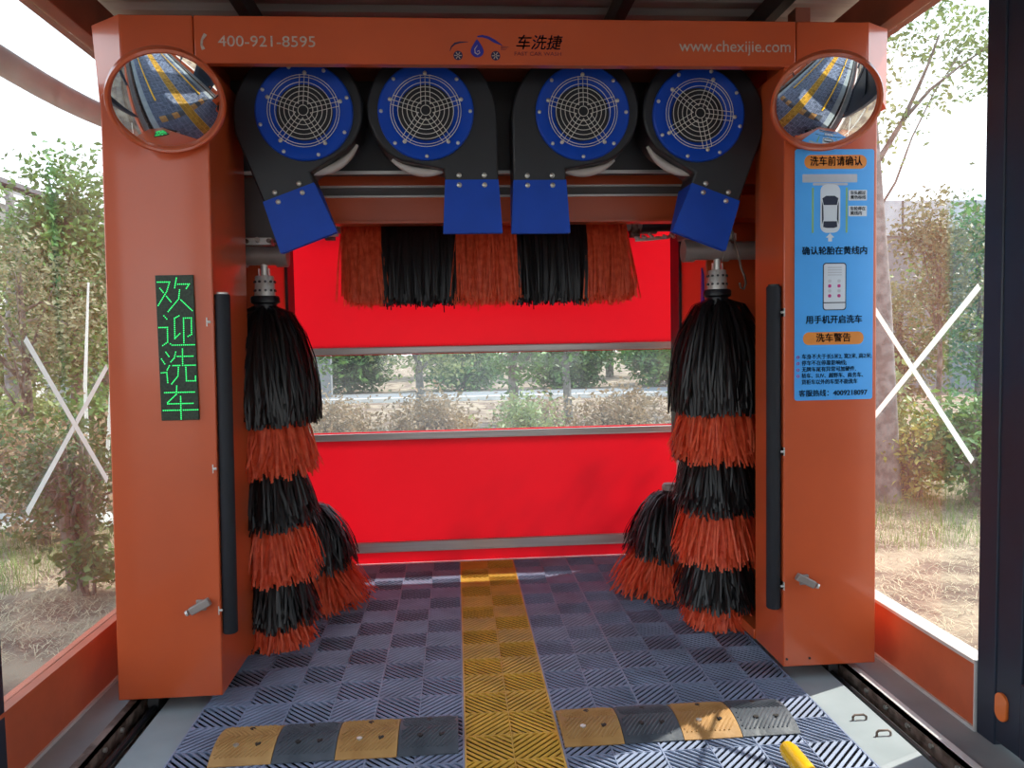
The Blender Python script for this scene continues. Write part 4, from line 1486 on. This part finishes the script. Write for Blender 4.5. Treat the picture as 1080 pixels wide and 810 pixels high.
tree('leafy_bush', 'fresh green bush low beside the right dark post', 'bush', 4.95, 7.3, (0.5, 0.45, 0.45, 0.55), 2200, 0.045, LEAF, BARK, r=0.03, seed=65, clumps=34, stems=4)
tree('dry_shrub', 'dry yellow shrub low in the middle of the right glass', 'shrub', 4.55, 7.7, (0.4, 0.38, 0.4, 0.42), 1300, 0.04, LEAF_YEL, BARK, r=0.02, seed=66, clumps=30, stems=5)

# garden behind the back door
specs = [(-2.6, 12.6, LEAF, 'leafy tree behind the back door window, at its left end'), (-0.9, 15.6, LEAF_PALE, 'pale tree behind the back door window, left of its middle'),
         (0.75, 12.4, LEAF, 'tree behind the back door window, near its middle'), (2.1, 15.8, LEAF_DARK, 'dark tree behind the back door window, right of its middle'),
         (3.6, 12.8, LEAF, 'leafy tree behind the back door window, at its right end'), (-4.9, 16.0, LEAF, 'tree far behind the left brush'), (5.6, 16.5, LEAF_DARK, 'dark tree far behind the right brush')]
for i, (x, y, m, lab) in enumerate(specs):
    tree('garden_tree', lab, 'tree', x, y, (2.35, 0.95, 0.8, 1.35), 4500, 0.055, m, BARK_PALE if i % 2 else BARK, r=0.085, seed=70 + i, clumps=60, group='trees behind the back door')
for i, x in enumerate((-2.7, -1.6, -0.5, 0.6, 1.7, 2.8)):
    where = ['leftmost', 'second from the left', 'third from the left', 'third from the right', 'second from the right', 'rightmost']
    tree('dry_shrub', 'dry brown shrub behind the back door window, %s of the row' % where[i], 'shrub', x, 9.2, (0.5, 0.46, 0.4, 0.46), 3200, 0.032, LEAF_DRY if i % 3 else LEAF_PALE, BARK, r=0.02, seed=80 + i, clumps=46, stems=5, branchy=16, group='dry shrubs behind the back door')
for i, x in enumerate((-3.4, -2.0, -0.6, 0.9, 2.3, 3.7)):
    where = ['leftmost', 'second from left', 'third from left', 'third from right', 'second from right', 'rightmost']
    tree('dry_shrub', 'brown undergrowth shrub of the farther row behind the back window, %s' % where[i], 'shrub', x, 10.9, (0.42, 0.6, 0.4, 0.42), 2600, 0.036, LEAF_DRY, BARK, r=0.02, seed=130 + i, clumps=46, stems=5, branchy=16, group='dry shrubs behind the back door')
for i, x in enumerate((-7.6, -3.8, 0.0, 3.8, 7.2)):
    where = ['leftmost', 'second from left', 'middle one', 'second from right', 'rightmost']
    tree('hedge_shrub', 'green hedge shrub across the road behind the back window, %s' % where[i], 'shrub', x, 26.6, (1.0, 1.35, 0.6, 1.1), 6000, 0.10, LEAF_DARK if i % 2 else LEAF, BARK, r=0.05, seed=110 + i, clumps=50, stems=4, group='hedge behind the back door')
for i, x in enumerate((-7.6, -0.6, 6.4)):
    tree('background_tree', 'large green background tree behind the back window, %s' % ['left one', 'middle one', 'right one'][i], 'tree', x, 33 + (i % 2) * 3, (3.0, 2.2, 1.6, 2.6), 4500, 0.15, LEAF if i % 2 else LEAF_PALE, BARK, r=0.16, seed=90 + i, clumps=60)
o = MB().box(-10.9, 9.8, 22.0, 22.25, GZ, 0.06).build('road_kerb', WALLWHITE, loc=(0, 22, 0))
tag(o, 'long white kerb across the garden behind the back door', 'kerb')
struct(MB().box(-10.9, 9.8, 22.25, 25.2, -0.1, -0.02).build('road', WALLGREY, smooth=False))

# pale path and straw
o = MB().box(-9.0, -3.3, 7.6, 8.35, -0.07, -0.035).build('garden_path', PATH, smooth=False)
tag(struct(o), 'pale garden path behind the bush at the left', 'path', kind='structure')


def blades(name, n, xr, yr, hmax, material, label, cat, flat, seed):
    rg = np.random.default_rng(seed)
    x = rg.uniform(*xr, n)
    y = rg.uniform(*yr, n)
    a = rg.uniform(0, 2 * PI, n)
    L = hmax * rg.uniform(0.4, 1.0, n)
    k = 4
    t = np.linspace(0, 1, k)[None, :]
    hor = L[:, None] * (t if flat else 0.45 * t ** 1.7)
    ver = L[:, None] * (0.22 * np.sin(t * PI * rg.uniform(0.6, 1.0, n)[:, None]) if flat else t)
    P = np.stack([x[:, None] + np.cos(a)[:, None] * hor, y[:, None] + np.sin(a)[:, None] * hor, GZ + 0.003 + ver], axis=-1)
    w = 0.0025 * (1 - 0.8 * t)
    W = np.stack([-np.sin(a)[:, None] * w, np.cos(a)[:, None] * w, 0 * w + 0 * P[..., 0]], axis=-1)
    o = ribbon_mesh(name, (P, W), material, None)
    tag(o, label, cat, kind='stuff')
    return o


blades('straw', 9000, (-5.0, -2.25), (4.4, 7.4), 0.11, STRAW, 'loose dry straw scattered on the soil outside the left glass', 'straw', True, 1)
blades('straw', 12000, (2.3, 6.0), (3.6, 8.5), 0.11, STRAW, 'loose dry straw scattered on the soil outside the right glass', 'straw', True, 2)
blades('grass', 3500, (-5.5, -3.3), (5.6, 7.6), 0.16, GRASSM, 'green grass round the bush outside the left glass', 'grass', False, 3)
blades('grass', 5000, (2.9, 6.5), (5.8, 9.0), 0.18, GRASSM, 'green grass under the bushes outside the right glass', 'grass', False, 4)
blades('straw', 8000, (-4.0, 4.0), (6.3, 12.0), 0.14, STRAW, 'dry straw on the ground behind the back door', 'straw', True, 5)

# house at the far left
h = thing('tiled_house', 'white house with grey tiled roof at the far left edge', 'house', (-13.6, 20, GZ))
HO = h.location
part(MB().box(-18.0, -11.6, 20.0, 26.0, GZ, 5.35), 'wall', WALLWHITE, h, HO)
part(MB().box(-18.0, -11.6, 19.9, 20.0, GZ, 3.6), 'plinth_wall', WALLGREY, h, HO)
mb = MB()
mb.prism([(-18.6, 7.75), (-11.0, 5.35), (-11.0, 5.55), (-18.6, 7.95)], 19.4, 26.6)
part(mb, 'eave_board', WALLWHITE, h, HO)
mb = MB()
for k in range(26):
    f0 = k / 26
    xa, xb = -18.6 + 7.65 * f0, -18.6 + 7.65 * (k + 1.25) / 26
    za, zb = 7.98 - 2.4 * f0, 7.98 - 2.4 * (k + 1) / 26
    mb.prism([(xa, za), (xb, zb + 0.05), (xb, zb + 0.16), (xa, za + 0.16)], 19.3, 26.7)
part(mb, 'roof_tiles', ROOFTILE, h, HO)
part(MB().box(-12.9, -12.2, 19.96, 20.04, 4.1, 4.9), 'window', DARK, h, HO)
# low garden wall left
o = MB().box(-11.5, -4.0, 24.0, 24.3, GZ, 5.0).build('garden_wall', WALLGREY, loc=(-8, 24, GZ))
tag(o, 'plain grey wall behind the trees at the left', 'wall')
# long grey building on the right
b_ = thing('grey_building', 'long grey building with a pale upper band behind the right glass', 'building', (16, 22, GZ))
BO = b_.location
part(MB().box(10.0, 30.0, 22.0, 30.0, GZ, 4.45), 'lower_wall', WALLGREY, b_, BO)
part(MB().box(9.9, 30.1, 21.9, 30.1, 4.45, 5.45), 'upper_band', mat('pale_cladding', (0.42, 0.44, 0.47), 0.6), b_, BO)
for k in range(8):
    part(MB().box(10.6 + 2.2 * k, 10.64 + 2.2 * k, 21.87, 21.9, 4.45, 5.45), 'panel_joint', DARK, b_, BO)
